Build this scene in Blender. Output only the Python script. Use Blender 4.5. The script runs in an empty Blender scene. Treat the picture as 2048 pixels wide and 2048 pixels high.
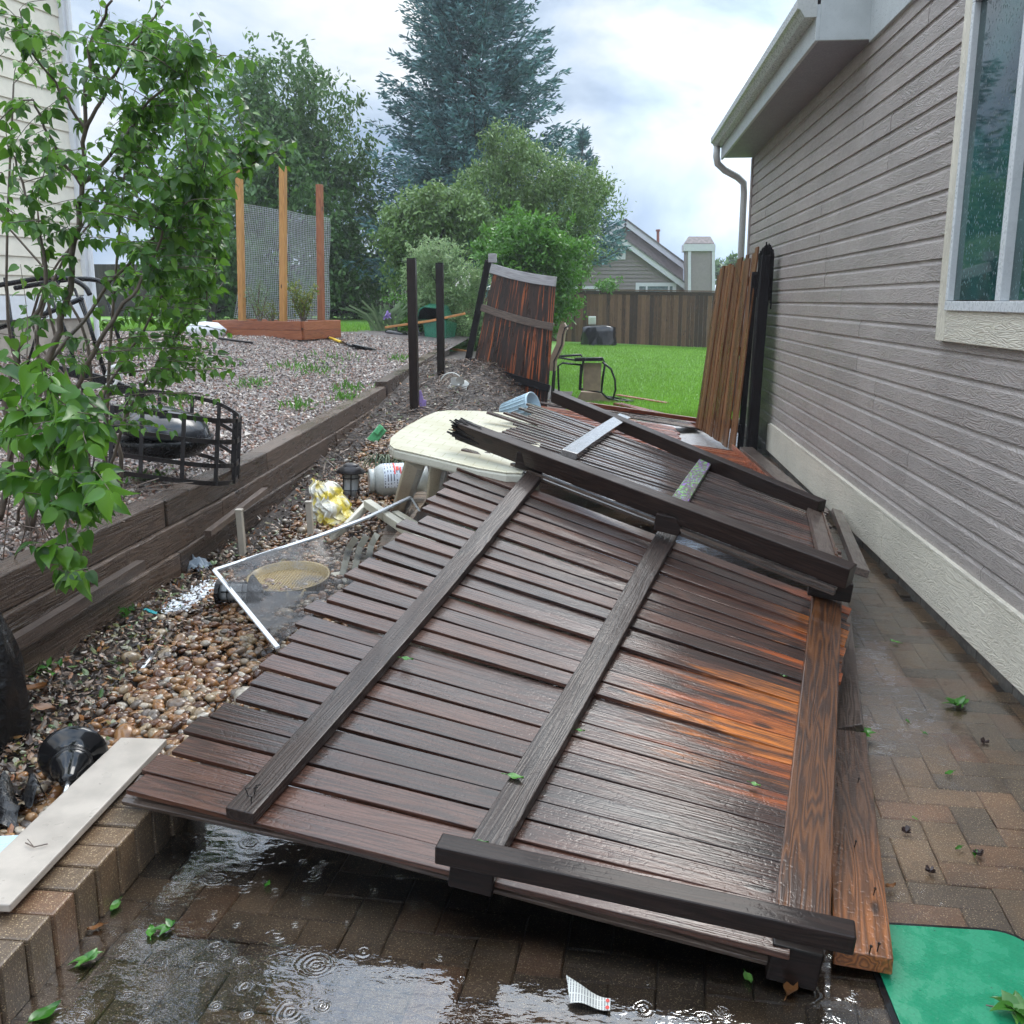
import bpy, math, random
import numpy as np
from mathutils import Vector, Matrix
random.seed(7); RNG = np.random.default_rng(11)
S = bpy.context.scene
COL = S.collection
R = math.radians
# ------------------------------------------------------------------ camera, sky, sun, exposure
F, HC = 1950.0, 1.6
TH = math.atan(424/F); YAW = math.atan(196/1995)
cam = bpy.data.cameras.new('camera'); camo = bpy.data.objects.new('camera', cam); COL.objects.link(camo)
camo.location = (0, 0, HC); camo.rotation_euler = (math.pi/2-TH, 0, YAW)
cam.sensor_width = 36; cam.sensor_fit = 'HORIZONTAL'; cam.lens = 36*F/2048; cam.clip_end = 2000; cam.clip_start = 0.05
S.camera = camo
SUN_EL, SUN_AZ = R(48), R(22)
w = bpy.data.worlds.new('World'); S.world = w; w.use_nodes = True
def world():
    nt = w.node_tree; nt.nodes.clear(); N = nt.nodes.new; L = nt.links.new
    out = N('ShaderNodeOutputWorld'); bg = N('ShaderNodeBackground'); bg.inputs[1].default_value = 0.1
    sky = N('ShaderNodeTexSky'); sky.sky_type = 'NISHITA'; sky.sun_disc = False
    sky.sun_elevation = SUN_EL; sky.sun_rotation = SUN_AZ; sky.dust_density = 2.0
    tc = N('ShaderNodeTexCoord')
    mp = N('ShaderNodeMapping'); mp.inputs['Scale'].default_value = (1, 1, 2.2); mp.inputs['Location'].default_value = (0.35, 0.2, 0.0)
    L(tc.outputs['Generated'], mp.inputs[0])
    n1 = N('ShaderNodeTexNoise'); n1.inputs['Scale'].default_value = 2.3; n1.inputs['Detail'].default_value = 7; n1.inputs['Roughness'].default_value = .55; n1.inputs['Distortion'].default_value = .4
    L(mp.outputs[0], n1.inputs[0])
    r1 = N('ShaderNodeValToRGB'); e = r1.color_ramp.elements
    e[0].position = .38; e[0].color = (2.7, 3.7, 5.2, 1); e[1].position = .60; e[1].color = (8.6, 8.8, 9.0, 1)
    m = r1.color_ramp.elements.new(.47); m.color = (4.9, 5.9, 7.2, 1)
    L(n1.outputs[0], r1.inputs[0])
    sep = N('ShaderNodeSeparateXYZ'); L(tc.outputs['Generated'], sep.inputs[0])
    mr = N('ShaderNodeMapRange'); mr.inputs[1].default_value = .28; mr.inputs[2].default_value = .85; mr.inputs[3].default_value = 1.0; mr.inputs[4].default_value = 3.3
    L(sep.outputs[2], mr.inputs[0])
    # brighter cloud in front of the hidden sun
    d = N('ShaderNodeVectorMath'); d.operation = 'DOT_PRODUCT'; L(tc.outputs['Generated'], d.inputs[0])
    az, el = R(13), R(9); d.inputs[1].default_value = (math.sin(az)*math.cos(el), math.cos(az)*math.cos(el), math.sin(el))
    g = N('ShaderNodeMapRange'); g.inputs[1].default_value = .965; g.inputs[2].default_value = 1.0; g.inputs[3].default_value = 0; g.inputs[4].default_value = .75; g.interpolation_type = 'SMOOTHSTEP'
    L(d.outputs['Value'], g.inputs[0])
    ad = N('ShaderNodeMath'); ad.operation = 'ADD'; L(mr.outputs[0], ad.inputs[0]); L(g.outputs[0], ad.inputs[1])
    vm = N('ShaderNodeVectorMath'); vm.operation = 'SCALE'; L(r1.outputs[0], vm.inputs[0]); L(ad.outputs[0], vm.inputs['Scale'])
    n2 = N('ShaderNodeTexNoise'); n2.inputs['Scale'].default_value = 1.7; n2.inputs['Detail'].default_value = 6
    mp2 = N('ShaderNodeMapping'); mp2.inputs['Location'].default_value = (3.1, 1.4, 2.0); mp2.inputs['Scale'].default_value = (1, 1, 2); L(tc.outputs['Generated'], mp2.inputs[0]); L(mp2.outputs[0], n2.inputs[0])
    r2 = N('ShaderNodeMapRange'); r2.inputs[1].default_value = .28; r2.inputs[2].default_value = .42; r2.inputs[3].default_value = .45; r2.inputs[4].default_value = 1.0
    L(n2.outputs[0], r2.inputs[0])
    mx = N('ShaderNodeMix'); mx.data_type = 'RGBA'; L(r2.outputs[0], mx.inputs[0]); L(sky.outputs[0], mx.inputs[6]); L(vm.outputs[0], mx.inputs[7])
    L(mx.outputs[2], bg.inputs[0]); L(bg.outputs[0], out.inputs[0])
world()
sl = bpy.data.lights.new('sun', 'SUN'); sl.energy = 1.2; sl.angle = R(25); sl.color = (1, .96, .9)
so = bpy.data.objects.new('sun', sl); COL.objects.link(so)
sd = Vector((math.sin(SUN_AZ)*math.cos(SUN_EL), math.cos(SUN_AZ)*math.cos(SUN_EL), math.sin(SUN_EL)))
so.rotation_euler = sd.to_track_quat('Z', 'Y').to_euler(); so.location = (0, 0, 30)
S.view_settings.view_transform = 'Standard'; S.view_settings.look = 'None'; S.view_settings.gamma = 1
S.view_settings.exposure = 0.45
# ------------------------------------------------------------------ measuring helpers (survey of the place)
V3 = lambda *a: np.array(a, float)
CAMP = V3(0, 0, HC)
def ray(u, v):
    x = (u-1024)/F; y = -(v-1024)/F
    fy = math.cos(TH)+y*math.sin(TH); fz = -math.sin(TH)+y*math.cos(TH)
    c, s = math.cos(YAW), math.sin(YAW)
    return V3(x*c-fy*s, x*s+fy*c, fz)
def G(u, v, z=0.): r = ray(u, v); return CAMP+r*((z-HC)/r[2])
def X(u, v, x): r = ray(u, v); return CAMP+r*(x/r[0])
def Y(u, v, y): r = ray(u, v); return CAMP+r*(y/r[1])
def smooth(a, b, x): t = np.clip((x-a)/(b-a), 0, 1); return t*t*(3-2*t)
def bedz(x, y):
    b = .1+.1*np.clip(y-6, 0, 6.5)
    k = 1-smooth(-1.75, -.75, x)
    return .08*(1-k)+b*k
def yardz(x, y):
    return np.minimum(.47+.04*np.maximum(0, y-6)+.10*np.maximum(0, -2.5-x), 1.06)
def march(u, v, f):
    r = ray(u, v)
    for k in range(20, 4000):
        p = CAMP+r*(k*.01)
        if p[2] <= f(p[0], p[1]): return p
    return p
def BED(u, v): return march(u, v, bedz)
def YARD(u, v): return march(u, v, yardz)
def nrm(a): a = np.asarray(a, float); return a/(np.linalg.norm(a)+1e-12)
def lerp(a, b, t): return np.asarray(a, float)*(1-t)+np.asarray(b, float)*t
# ------------------------------------------------------------------ mesh builder
class MB:
    def __init__(s): s.v = []; s.f = {3: [], 4: []}; s.ng = []; s.pc = []; s.rn = []; s.al = []; s.n = 0
    def add(s, v, faces, pc=None, rn=None, al=None):
        v = np.asarray(v, float).reshape(-1, 3); m = len(v)
        s.v.append(v); s.pc.append(v if pc is None else np.asarray(pc, float))
        s.rn.append(np.full(m, random.random()) if rn is None else np.broadcast_to(np.asarray(rn, float), (m,)))
        s.al.append(np.zeros(m) if al is None else np.broadcast_to(np.asarray(al, float), (m,)))
        if isinstance(faces, np.ndarray): s.f[faces.shape[1]].append(faces+s.n)
        else:
            for f in faces:
                if len(f) in (3, 4): s.f[len(f)].append(np.array([f])+s.n)
                else: s.ng.append([i+s.n for i in f])
        s.n += m; return s
    def inst(s, bv, bf, M, P, rn=None, al=None):
        bv = np.asarray(bv, float); bf = np.asarray(bf); N = len(P); k = len(bv)
        v = np.einsum('nij,kj->nki', M, bv)+P[:, None, :]
        f = (bf[None]+(np.arange(N)*k)[:, None, None]).reshape(-1, bf.shape[1])
        rn = RNG.random(N) if rn is None else rn
        al_ = np.zeros(N*k) if al is None else np.tile(al, N)
        s.add(v.reshape(-1, 3), f, None, np.repeat(rn, k), al_); return s
    # swept rectangle: planks, beams, rails, boards
    def plank(s, pts, w, h, up=(0, 0, 1), rn=None, cap=True, prof=None, seg=None, al=None, aloff=0.):
        pts = [np.asarray(p, float) for p in pts]
        if seg:
            q = []
            for a, b in zip(pts[:-1], pts[1:]):
                for k in range(seg): q.append(lerp(a, b, k/seg))
            q.append(pts[-1]); pts = q
        rn = random.random() if rn is None else rn
        off = V3(rn*37, rn*91, rn*53); L = 0; V = []; PC = []; n = len(pts); AL = []
        tot = sum(np.linalg.norm(pts[i+1]-pts[i]) for i in range(n-1))
        pr = prof or [(-w/2, -h/2), (w/2, -h/2), (w/2, h/2), (-w/2, h/2)]; m = len(pr)
        for i, p in enumerate(pts):
            t = nrm(pts[min(i+1, n-1)]-pts[max(i-1, 0)])
            if i: L += np.linalg.norm(pts[i]-pts[i-1])
            u = np.asarray(up[i] if isinstance(up, list) else up, float)
            side = nrm(np.cross(t, u)); u2 = nrm(np.cross(side, t))
            for a, b in pr: V.append(p+side*a+u2*b); PC.append(off+V3(L, a, b)); AL.append(L/max(tot, 1e-6))
        Fs = []
        for i in range(n-1):
            for k in range(m):
                a = i*m+k; b = i*m+(k+1) % m; Fs.append([a, b, b+m, a+m])
        if cap: Fs.append(list(range(m))[::-1]); Fs.append([(n-1)*m+k for k in range(m)])
        return s.add(V, Fs, PC, rn, np.array(AL)+aloff if al is None else al)
    def box(s, c, size, rot=0, rn=None):
        c = np.asarray(c, float); sx, sy, sz = size; d = V3(math.cos(rot), math.sin(rot), 0)
        return s.plank([c-d*sx/2, c+d*sx/2], sy, sz, (0, 0, 1), rn)
    def tube(s, pts, r, n=8, rn=None, cap=True):
        pts = [np.asarray(p, float) for p in pts]; m = len(pts); V = []; ref = V3(.13, .27, .95)
        rr = r if isinstance(r, (list, tuple, np.ndarray)) else [r]*m
        for i, p in enumerate(pts):
            t = nrm(pts[min(i+1, m-1)]-pts[max(i-1, 0)])
            if abs(t @ ref) > .97: ref = V3(.9, .3, .1)
            a = nrm(np.cross(t, ref)); b = np.cross(t, a); ref = -np.cross(t, a) if False else ref
            for k in range(n):
                q = 2*math.pi*k/n; V.append(p+(a*math.cos(q)+b*math.sin(q))*rr[i])
        Fs = [[i*n+k, i*n+(k+1) % n, (i+1)*n+(k+1) % n, (i+1)*n+k] for i in range(m-1) for k in range(n)]
        if cap: Fs.append(list(range(n))[::-1]); Fs.append([(m-1)*n+k for k in range(n)])
        return s.add(V, Fs, None, rn)
    def lathe(s, prof, c=(0, 0, 0), n=24, M=None, rn=None):
        V = []; c = np.asarray(c, float); M = np.eye(3) if M is None else M
        for r, z in prof:
            for k in range(n):
                q = 2*math.pi*k/n; V.append(c+M @ V3(r*math.cos(q), r*math.sin(q), z))
        m = len(prof)
        Fs = [[i*n+k, i*n+(k+1) % n, (i+1)*n+(k+1) % n, (i+1)*n+k] for i in range(m-1) for k in range(n)]
        if prof[0][0] > 1e-4: Fs.append(list(range(n))[::-1])
        if prof[-1][0] > 1e-4: Fs.append([(m-1)*n+k for k in range(n)])
        return s.add(V, Fs, None, rn)
    def prism(s, poly, d):           # polygon (list of 3D points) thickened along d
        p = np.asarray(poly, float); n = len(p); d = np.asarray(d, float)
        Fs = [list(range(n)), [n+k for k in range(n)][::-1]]+[[k, n+k, n+(k+1) % n, (k+1) % n] for k in range(n)]
        return s.add(np.vstack([p, p+d]), Fs)
    def grid(s, fn, nu, nv, rn=0.):
        V = [fn(i/nu, j/nv) for i in range(nu+1) for j in range(nv+1)]
        i, j = np.meshgrid(np.arange(nu), np.arange(nv), indexing='ij'); a = (i*(nv+1)+j).ravel()
        return s.add(V, np.stack([a, a+nv+1, a+nv+2, a+1], 1), None, rn)
    def build(s, name, mat, parent=None, smooth=False, bevel=0., at=None):
        v = np.vstack(s.v).astype(np.float32); me = bpy.data.meshes.new(name)
        if parent is not None: o0 = np.array(parent.matrix_world.translation if parent.parent is None else parent.matrix_world.translation); o0 = ORIG[parent.name]
        elif at is not None: o0 = np.asarray(at, float)
        else: o0 = V3((v[:, 0].min()+v[:, 0].max())/2, (v[:, 1].min()+v[:, 1].max())/2, v[:, 2].min())
        v = v-o0.astype(np.float32)
        loops = []; starts = []; tot = 0
        for k in (3, 4):
            if s.f[k]:
                a = np.vstack(s.f[k]); loops.append(a.ravel()); starts.append(tot+np.arange(len(a))*k); tot += a.size
        for f in s.ng: loops.append(np.array(f)); starts.append(np.array([tot])); tot += len(f)
        loops = np.concatenate(loops).astype(np.int32); starts = np.concatenate(starts).astype(np.int32)
        me.vertices.add(len(v)); me.vertices.foreach_set('co', v.ravel())
        me.loops.add(len(loops)); me.loops.foreach_set('vertex_index', loops)
        me.polygons.add(len(starts)); me.polygons.foreach_set('loop_start', starts)
        me.update(calc_edges=True)
        a = me.attributes.new('pc', 'FLOAT_VECTOR', 'POINT'); a.data.foreach_set('vector', np.vstack(s.pc).astype(np.float32).ravel())
        a = me.attributes.new('rnd', 'FLOAT', 'POINT'); a.data.foreach_set('value', np.concatenate(s.rn).astype(np.float32))
        a = me.attributes.new('along', 'FLOAT', 'POINT'); a.data.foreach_set('value', np.concatenate(s.al).astype(np.float32))
        me.polygons.foreach_set('use_smooth', np.full(len(starts), bool(smooth)))
        me.validate(); me.materials.append(mat)
        o = bpy.data.objects.new(name, me); COL.objects.link(o)
        if parent is not None: o.parent = parent; ORIG[o.name] = o0
        else: o.location = o0; ORIG[o.name] = o0
        if bevel:
            b = o.modifiers.new('bevel', 'BEVEL'); b.width = bevel; b.segments = 2; b.limit_method = 'ANGLE'; b.angle_limit = R(40); b.harden_normals = False
        return o
ORIG = {}
def tag(o, label, cat, group=None, kind=None):
    o['label'] = label; o['category'] = cat
    if group: o['group'] = group
    if kind: o['kind'] = kind
    return o
def struct(o, kind='structure'): o['kind'] = kind; return o
def thing(name, label, cat, loc, group=None):
    o = bpy.data.objects.new(name, None); COL.objects.link(o); o.location = tuple(float(a) for a in loc); o.empty_display_size = .1
    ORIG[o.name] = np.asarray(loc, float)
    return tag(o, label, cat, group)
def copy_tree(o, loc, label=None, rz=0., parent=None):
    c = o.copy(); COL.objects.link(c); c.parent = parent
    if parent is None:
        c.location = tuple(float(a) for a in loc); c.rotation_euler[2] = rz
        if label: c['label'] = label
    for ch in o.children: copy_tree(ch, None, None, 0, c)
    return c
# ------------------------------------------------------------------ materials
class NT:
    def __init__(s, name):
        s.m = bpy.data.materials.new(name); s.m.use_nodes = True; s.t = s.m.node_tree; s.t.nodes.clear()
        s.out = s.n('ShaderNodeOutputMaterial'); s.b = s.n('ShaderNodeBsdfPrincipled'); s.l(s.b.outputs[0], s.out.inputs[0])
    def n(s, k, **kw):
        o = s.t.nodes.new(k)
        for a, b in kw.items(): setattr(o, a, b)
        return o
    def l(s, a, b): s.t.links.new(a, b)
    def attr(s, name): return s.n('ShaderNodeAttribute', attribute_name=name)
    def coord(s, src='pc', scale=(1, 1, 1), loc=(0, 0, 0)):
        if src == 'pc': o = s.attr('pc').outputs['Vector']
        else: o = s.n('ShaderNodeTexCoord').outputs[src]
        mp = s.n('ShaderNodeMapping'); mp.inputs['Scale'].default_value = scale; mp.inputs['Location'].default_value = loc
        s.l(o, mp.inputs[0]); return mp.outputs[0]
    def noise(s, vec, sc=1, det=4, ro=.55, dist=0):
        o = s.n('ShaderNodeTexNoise'); o.inputs['Scale'].default_value = sc; o.inputs['Detail'].default_value = det; o.inputs['Roughness'].default_value = ro; o.inputs['Distortion'].default_value = dist
        if vec is not None: s.l(vec, o.inputs['Vector'])
        return o.outputs[0]
    def math(s, op, a, b=None, c=None):
        o = s.n('ShaderNodeMath', operation=op)
        for i, x in enumerate((a, b, c)):
            if x is None: continue
            if isinstance(x, (int, float)): o.inputs[i].default_value = x
            else: s.l(x, o.inputs[i])
        return o.outputs[0]
    def rng(s, x, a, b, c=0., d=1., smooths=True):
        o = s.n('ShaderNodeMapRange'); o.interpolation_type = 'SMOOTHSTEP' if smooths else 'LINEAR'
        s.l(x, o.inputs[0])
        for i, q in enumerate((a, b, c, d)): o.inputs[i+1].default_value = q
        return o.outputs[0]
    def ramp(s, x, stops):
        o = s.n('ShaderNodeValToRGB'); e = o.color_ramp.elements
        while len(e) < len(stops): e.new(.5)
        for q, (p, c) in zip(e, stops): q.position = p; q.color = tuple(c)+(1,)
        s.l(x, o.inputs[0]); return o.outputs[0]
    def mix(s, f, a, b, mode='MIX'):
        o = s.n('ShaderNodeMix', data_type='RGBA', blend_type=mode)
        for i, x in ((0, f), (6, a), (7, b)):
            if isinstance(x, (int, float)): o.inputs[i].default_value = x
            elif isinstance(x, tuple): o.inputs[i].default_value = x+(1,)
            else: s.l(x, o.inputs[i])
        return o.outputs[2]
    def bump(s, h, strength=.5, dist=.01, nrm_=None):
        o = s.n('ShaderNodeBump'); o.inputs['Strength'].default_value = strength; o.inputs['Distance'].default_value = dist
        s.l(h, o.inputs['Height'])
        if nrm_ is not None: s.l(nrm_, o.inputs['Normal'])
        return o.outputs[0]
    def set(s, **kw):
        for a, b in kw.items():
            i = s.b.inputs[{'base': 'Base Color', 'rough': 'Roughness', 'normal': 'Normal', 'metal': 'Metallic', 'ior': 'IOR', 'coat': 'Coat Weight', 'coatr': 'Coat Roughness', 'coatn': 'Coat Normal', 'coatior': 'Coat IOR', 'trans': 'Transmission Weight', 'alpha': 'Alpha', 'spec': 'Specular IOR Level', 'sub': 'Subsurface Weight'}[a]]
            if isinstance(b, (int, float)): i.default_value = b
            elif isinstance(b, tuple): i.default_value = b+(1,)
            else: s.l(b, i)
        return s.m
def plain(name, col, rough=.5, metal=0., var=.25, bump=.15, bs=60, coat=0.):
    t = NT(name); v = t.coord('pc'); n = t.noise(v, 9, 5); n2 = t.noise(v, bs, 3)
    c = t.mix(t.rng(n, .3, .7), tuple(x*(1-var) for x in col), tuple(min(1, x*(1+var)) for x in col))
    return t.set(base=c, rough=t.rng(n2, .3, .7, rough*.75, min(1, rough*1.2)), metal=metal, normal=t.bump(n2, bump, .003), coat=coat, coatr=.08)
def wood(name, stops, rough=(.18, .5), bump=.6, orange=None, grain=(1.0, 16, 16), streak=None, vary=.5, coat=0.0, spec=.5, knots=True, coatr=.07):
    t = NT(name); v = t.coord('pc', (1, 1, 1))
    vs = t.coord('pc', grain)
    n = t.noise(vs, 1.1, 2, .5, .25)                      # big figure
    rings = t.math('SINE', t.math('MULTIPLY', n, 70.))
    rings = t.rng(rings, -1, 1, 0, 1, False)
    fine = t.noise(t.coord('pc', (5, 190, 190)), 1, 3, .65)
    mid = t.noise(t.coord('pc', (2.2, 5, 5)), 1, 5, .6)
    rn = t.attr('rnd').outputs['Fac']
    f = t.math('ADD', t.math('MULTIPLY', rings, .28), t.math('MULTIPLY', fine, .3))
    f = t.math('ADD', f, t.math('MULTIPLY', mid, .42))
    f = t.math('ADD', f, t.math('MULTIPLY', t.math('SUBTRACT', rn, .5), vary))
    c = t.ramp(f, stops)
    if streak:
        sn = t.noise(t.coord('pc', (1.3, 42, 42), (3, 7, 1)), 1, 4, .6)
        c = t.mix(t.rng(sn, streak[1], streak[2]), c, streak[0])
    if orange:
        col, a0, a1 = orange
        al = t.attr('along').outputs['Fac']
        wob = t.noise(t.coord('pc', (3.0, 22, 22), (5, 2, 9)), 1, 4, .65)
        low = t.noise(t.coord('Object', (.9, 1.1, .9), (1.3, .2, 0)), 1, 1)
        k = t.math('ADD', al, t.math('MULTIPLY', t.math('SUBTRACT', wob, .5), .75))
        k = t.math('ADD', k, t.math('MULTIPLY', t.math('SUBTRACT', low, .5), .55))
        k = t.math('ADD', k, t.math('MULTIPLY', t.math('SUBTRACT', rn, .5), .22))
        oc = t.mix(rings, tuple(q*.42 for q in col), col); rh = t.noise(t.coord('pc', (.3, .3, .3)), 1, 1); oc = t.mix(t.rng(rh, .42, .55), oc, t.mix(.6, oc, (col[0]*.55, col[1]*.28, col[2]*.5)))
        c = t.mix(t.rng(k, a0, a1), c, oc)
    h = t.math('ADD', t.math('MULTIPLY', rings, .5), t.math('MULTIPLY', fine, 1.25))
    if knots:
        vk = t.n('ShaderNodeTexVoronoi'); vk.inputs['Scale'].default_value = 1.0; t.l(t.coord('pc', (2.6, 7.5, 7.5)), vk.inputs['Vector'])
        kn = t.rng(vk.outputs['Distance'], .07, .13, 1, 0); c = t.mix(t.math('MULTIPLY', kn, .85), c, (.006, .004, .003)); h = t.math('SUBTRACT', h, t.math('MULTIPLY', kn, .8))
    drops = t.noise(t.coord('pc', (70, 70, 70)), 1, 2)
    h2 = t.math('ADD', h, t.math('MULTIPLY', t.rng(drops, .5, .72), .5))
    bump *= .62
    return t.set(base=c, rough=t.rng(t.math('ADD', mid, t.math('MULTIPLY', fine, .25)), .42, .78, rough[0], rough[1]), normal=t.bump(h2, bump, .0035), coat=coat, coatr=coatr, coatn=t.bump(h2, bump*.32, .0035), coatior=1.5, spec=spec)
def leafmat(name, cols, rough=.35, trans=.35, up=.0):
    t = NT(name); rn = t.attr('rnd').outputs['Fac']
    c = t.ramp(rn, [(i/(len(cols)-1), q) for i, q in enumerate(cols)])
    n = t.noise(t.coord('Object'), .8, 3)
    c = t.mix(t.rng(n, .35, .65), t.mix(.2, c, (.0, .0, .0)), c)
    t.set(base=c, rough=rough, spec=.5)
    tr = t.n('ShaderNodeBsdfTranslucent'); t.l(t.mix(.5, c, tuple(q for q in cols[-1])), tr.inputs[0])
    ms = t.n('ShaderNodeMixShader'); ms.inputs[0].default_value = trans
    t.l(t.b.outputs[0], ms.inputs[1]); t.l(tr.outputs[0], ms.inputs[2]); t.l(ms.outputs[0], t.out.inputs[0])
    return t.m
M = {}
M['picket'] = wood('wet_fence_picket', [(.12, (.006, .003, .002)), (.42, (.032, .011, .006)), (.68, (.078, .030, .017)), (.95, (.125, .055, .036))], (.34, .6), .8, ((.60, .175, .022), .82, 1.05), vary=.42, coat=.72, spec=.25)
M['picket2'] = wood('wet_far_picket', [(.15, (.010, .006, .005)), (.5, (.045, .022, .016)), (.95, (.12, .06, .04))], (.3, .55), .55, ((.48, .13, .03), .85, 1.25), vary=.5, coat=1., spec=.25)
M['rail'] = wood('wet_rail', [(.15, (.008, .005, .004)), (.5, (.028, .016, .012)), (.95, (.066, .040, .030))], (.34, .6), .85, vary=.2, spec=.25, coat=.32)
M['railbrown'] = wood('wet_brown_board', [(.15, (.012, .006, .004)), (.42, (.045, .018, .009)), (.62, (.11, .040, .013)), (.95, (.22, .088, .028))], (.3, .55), .6, vary=.1, spec=.25, coat=.6)
M['post'] = wood('dark_post', [(.2, (.005, .003, .002)), (.6, (.016, .008, .006)), (.95, (.036, .019, .013))], (.4, .65), .4, vary=.3, spec=.2, coat=.22)
M['plankgrey'] = wood('grey_plank', [(.15, (.03, .022, .018)), (.5, (.09, .062, .048)), (.95, (.18, .13, .10))], (.3, .55), 1.0, vary=.2, coat=.6, spec=.3)
M['loose'] = wood('loose_board', [(.15, (.018, .010, .007)), (.45, (.06, .030, .018)), (.7, (.12, .058, .030)), (.95, (.19, .10, .055))], (.18, .5), 1.0, ((.34, .115, .03), .35, 1.15), vary=.15, spec=.25, coat=.7)
M['red'] = wood('red_picket', [(.15, (.06, .014, .008)), (.5, (.22, .055, .022)), (.95, (.42, .13, .05))], (.12, .4), .45, vary=.6)
M['gate'] = wood('gate_boards', [(.15, (.008, .005, .005)), (.5, (.026, .013, .010)), (.95, (.06, .03, .02))], (.2, .5), .6, vary=.4, streak=((.40, .10, .025), .52, .66))
M['char'] = wood('charred_wood', [(.2, (.003, .002, .003)), (.7, (.009, .007, .008)), (.95, (.022, .018, .018))], (.3, .6), 1.0, vary=.2, spec=.2)
M['ambergate'] = wood('amber_pickets', [(.15, (.05, .018, .007)), (.5, (.16, .066, .022)), (.95, (.27, .125, .05))], (.22, .5), .5, vary=.55)
M['timber'] = wood('retaining_timber', [(.15, (.028, .018, .012)), (.5, (.085, .054, .037)), (.95, (.18, .122, .085))], (.14, .42), 1.3, vary=.3)
M['newpost'] = wood('new_cedar', [(.15, (.30, .13, .035)), (.5, (.50, .25, .075)), (.95, (.62, .35, .13))], (.35, .6), .3, vary=.6)
M['bedwood'] = wood('raised_bed_wood', [(.15, (.16, .045, .018)), (.5, (.30, .095, .038)), (.95, (.42, .16, .07))], (.3, .55), .3, vary=.3)
M['backfence'] = wood('back_fence_wood', [(.15, (.035, .016, .009)), (.45, (.11, .05, .026)), (.95, (.21, .11, .062))], (.3, .6), .4, vary=.7, streak=((.02, .014, .012), .56, .72))
M['shadefence'] = wood('shaded_fence_wood', [(.15, (.012, .008, .007)), (.9, (.05, .035, .03))], (.4, .6), .3, vary=.4)  # mostly shade behind the trees, put into the wood colour
def siding(name, col):
    t = NT(name)
    v = t.coord('pc', (2.2, 13, 13)); n = t.noise(v, 1.6, 3, .5, .8)
    rings = t.math('SINE', t.math('MULTIPLY', n, 75.)); fine = t.noise(t.coord('pc', (12, 60, 60)), 1, 3)
    lo = t.noise(t.coord('pc', (1.2, 1.2, 1.2)), 1, 4)
    rn = t.attr('rnd').outputs['Fac']
    k = t.math('ADD', lo, t.math('MULTIPLY', t.math('SUBTRACT', rn, .5), .12))
    c = t.mix(t.rng(k, .3, .7), tuple(q*.86 for q in col), tuple(q*1.1 for q in col))
    c = t.mix(t.rng(rings, -1, -.2, .25, 0), c, tuple(q*.45 for q in col))
    h = t.math('ADD', t.math('MULTIPLY', rings, .5), fine)
    return t.set(base=c, rough=t.rng(fine, .3, .7, .28, .5), normal=t.bump(h, .55, .004), spec=.5)
M['siding'] = siding('grey_lap_siding', (.37, .325, .30))
M['trim'] = siding('pale_trim', (.68, .63, .52))
M['soffit'] = plain('soffit_paint', (.24, .24, .27), .6, var=.05)
M['fascia'] = plain('fascia_paint', (.44, .47, .47), .35, var=.06, bump=.05)
M['gutter'] = plain('gutter_paint', (.42, .43, .41), .3, var=.03, bump=.0)
M['concrete'] = plain('foundation_block', (.10, .095, .085), .45, var=.4, bump=.4)
M['roof'] = plain('shingles', (.12, .11, .11), .7, var=.3, bump=.5)
def glassmat():
    t = NT('wet_window_glass'); v = t.coord('pc', (1, 1, 1))
    vo = t.n('ShaderNodeTexVoronoi'); vo.inputs['Scale'].default_value = 75; t.l(t.coord('pc', (1, 1, .55)), vo.inputs['Vector'])
    dr = t.rng(vo.outputs['Distance'], .12, .34, 1, 0)
    msk = t.rng(t.noise(v, 40, 2), .5, .56)
    h = t.math('MULTIPLY', dr, msk)
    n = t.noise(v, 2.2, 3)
    c = t.mix(t.rng(n, .35, .65), (.012, .032, .036), (.02, .085, .078))  # teal base colour stands in for reflected trees and sky
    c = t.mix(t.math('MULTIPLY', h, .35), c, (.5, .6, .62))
    return t.set(base=c, rough=.03, normal=t.bump(h, .9, .006), ior=1.5)
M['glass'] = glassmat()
M['vinyl'] = plain('vinyl_frame', (.62, .64, .65), .3, var=.04, bump=.03)
M['cream'] = plain('cream_siding', (.74, .69, .57), .5, var=.05, bump=.1, bs=20)
M['white'] = plain('white_paint', (.74, .76, .78), .4, var=.05, bump=.05)
M['tan'] = plain('tan_foundation', (.38, .33, .27), .8, var=.15, bump=.3)
M['corr'] = plain('galvanised_well', (.50, .54, .57), .3, .7, var=.15, bump=.05)
M['blackmetal'] = plain('black_metal', (.012, .012, .013), .3, .3, var=.3, bump=.1)
M['darkmetal'] = plain('dark_brown_metal', (.03, .026, .026), .35, .4, var=.3, bump=.1)
M['steel'] = plain('steel', (.55, .55, .56), .2, .9, var=.1, bump=.03)
M['plastic'] = plain('tan_plastic', (.66, .63, .52), .3, var=.05, bump=.06, bs=30)
M['chairplastic'] = plain('beige_chair_plastic', (.60, .56, .45), .35, var=.02, bump=.0)
M['stake'] = plain('beige_vinyl', (.48, .43, .36), .35, var=.05, bump=.03)
M['sieve'] = plain('mustard_plastic', (.38, .27, .10), .3, var=.1, bump=.08)
M['tank'] = plain('tank_paint', (.45, .46, .43), .3, var=.1, bump=.05)
M['blackplastic'] = plain('black_plastic', (.008, .008, .009), .12, var=.3, bump=.2, bs=14)
M['greenplastic'] = plain('green_plastic', (.10, .42, .17), .3, var=.1, bump=.05)
M['barrow'] = plain('green_barrow', (.02, .15, .09), .3, var=.2, bump=.05)
M['orangewood'] = plain('orange_handle_wood', (.50, .22, .07), .4, var=.2, bump=.1)
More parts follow.
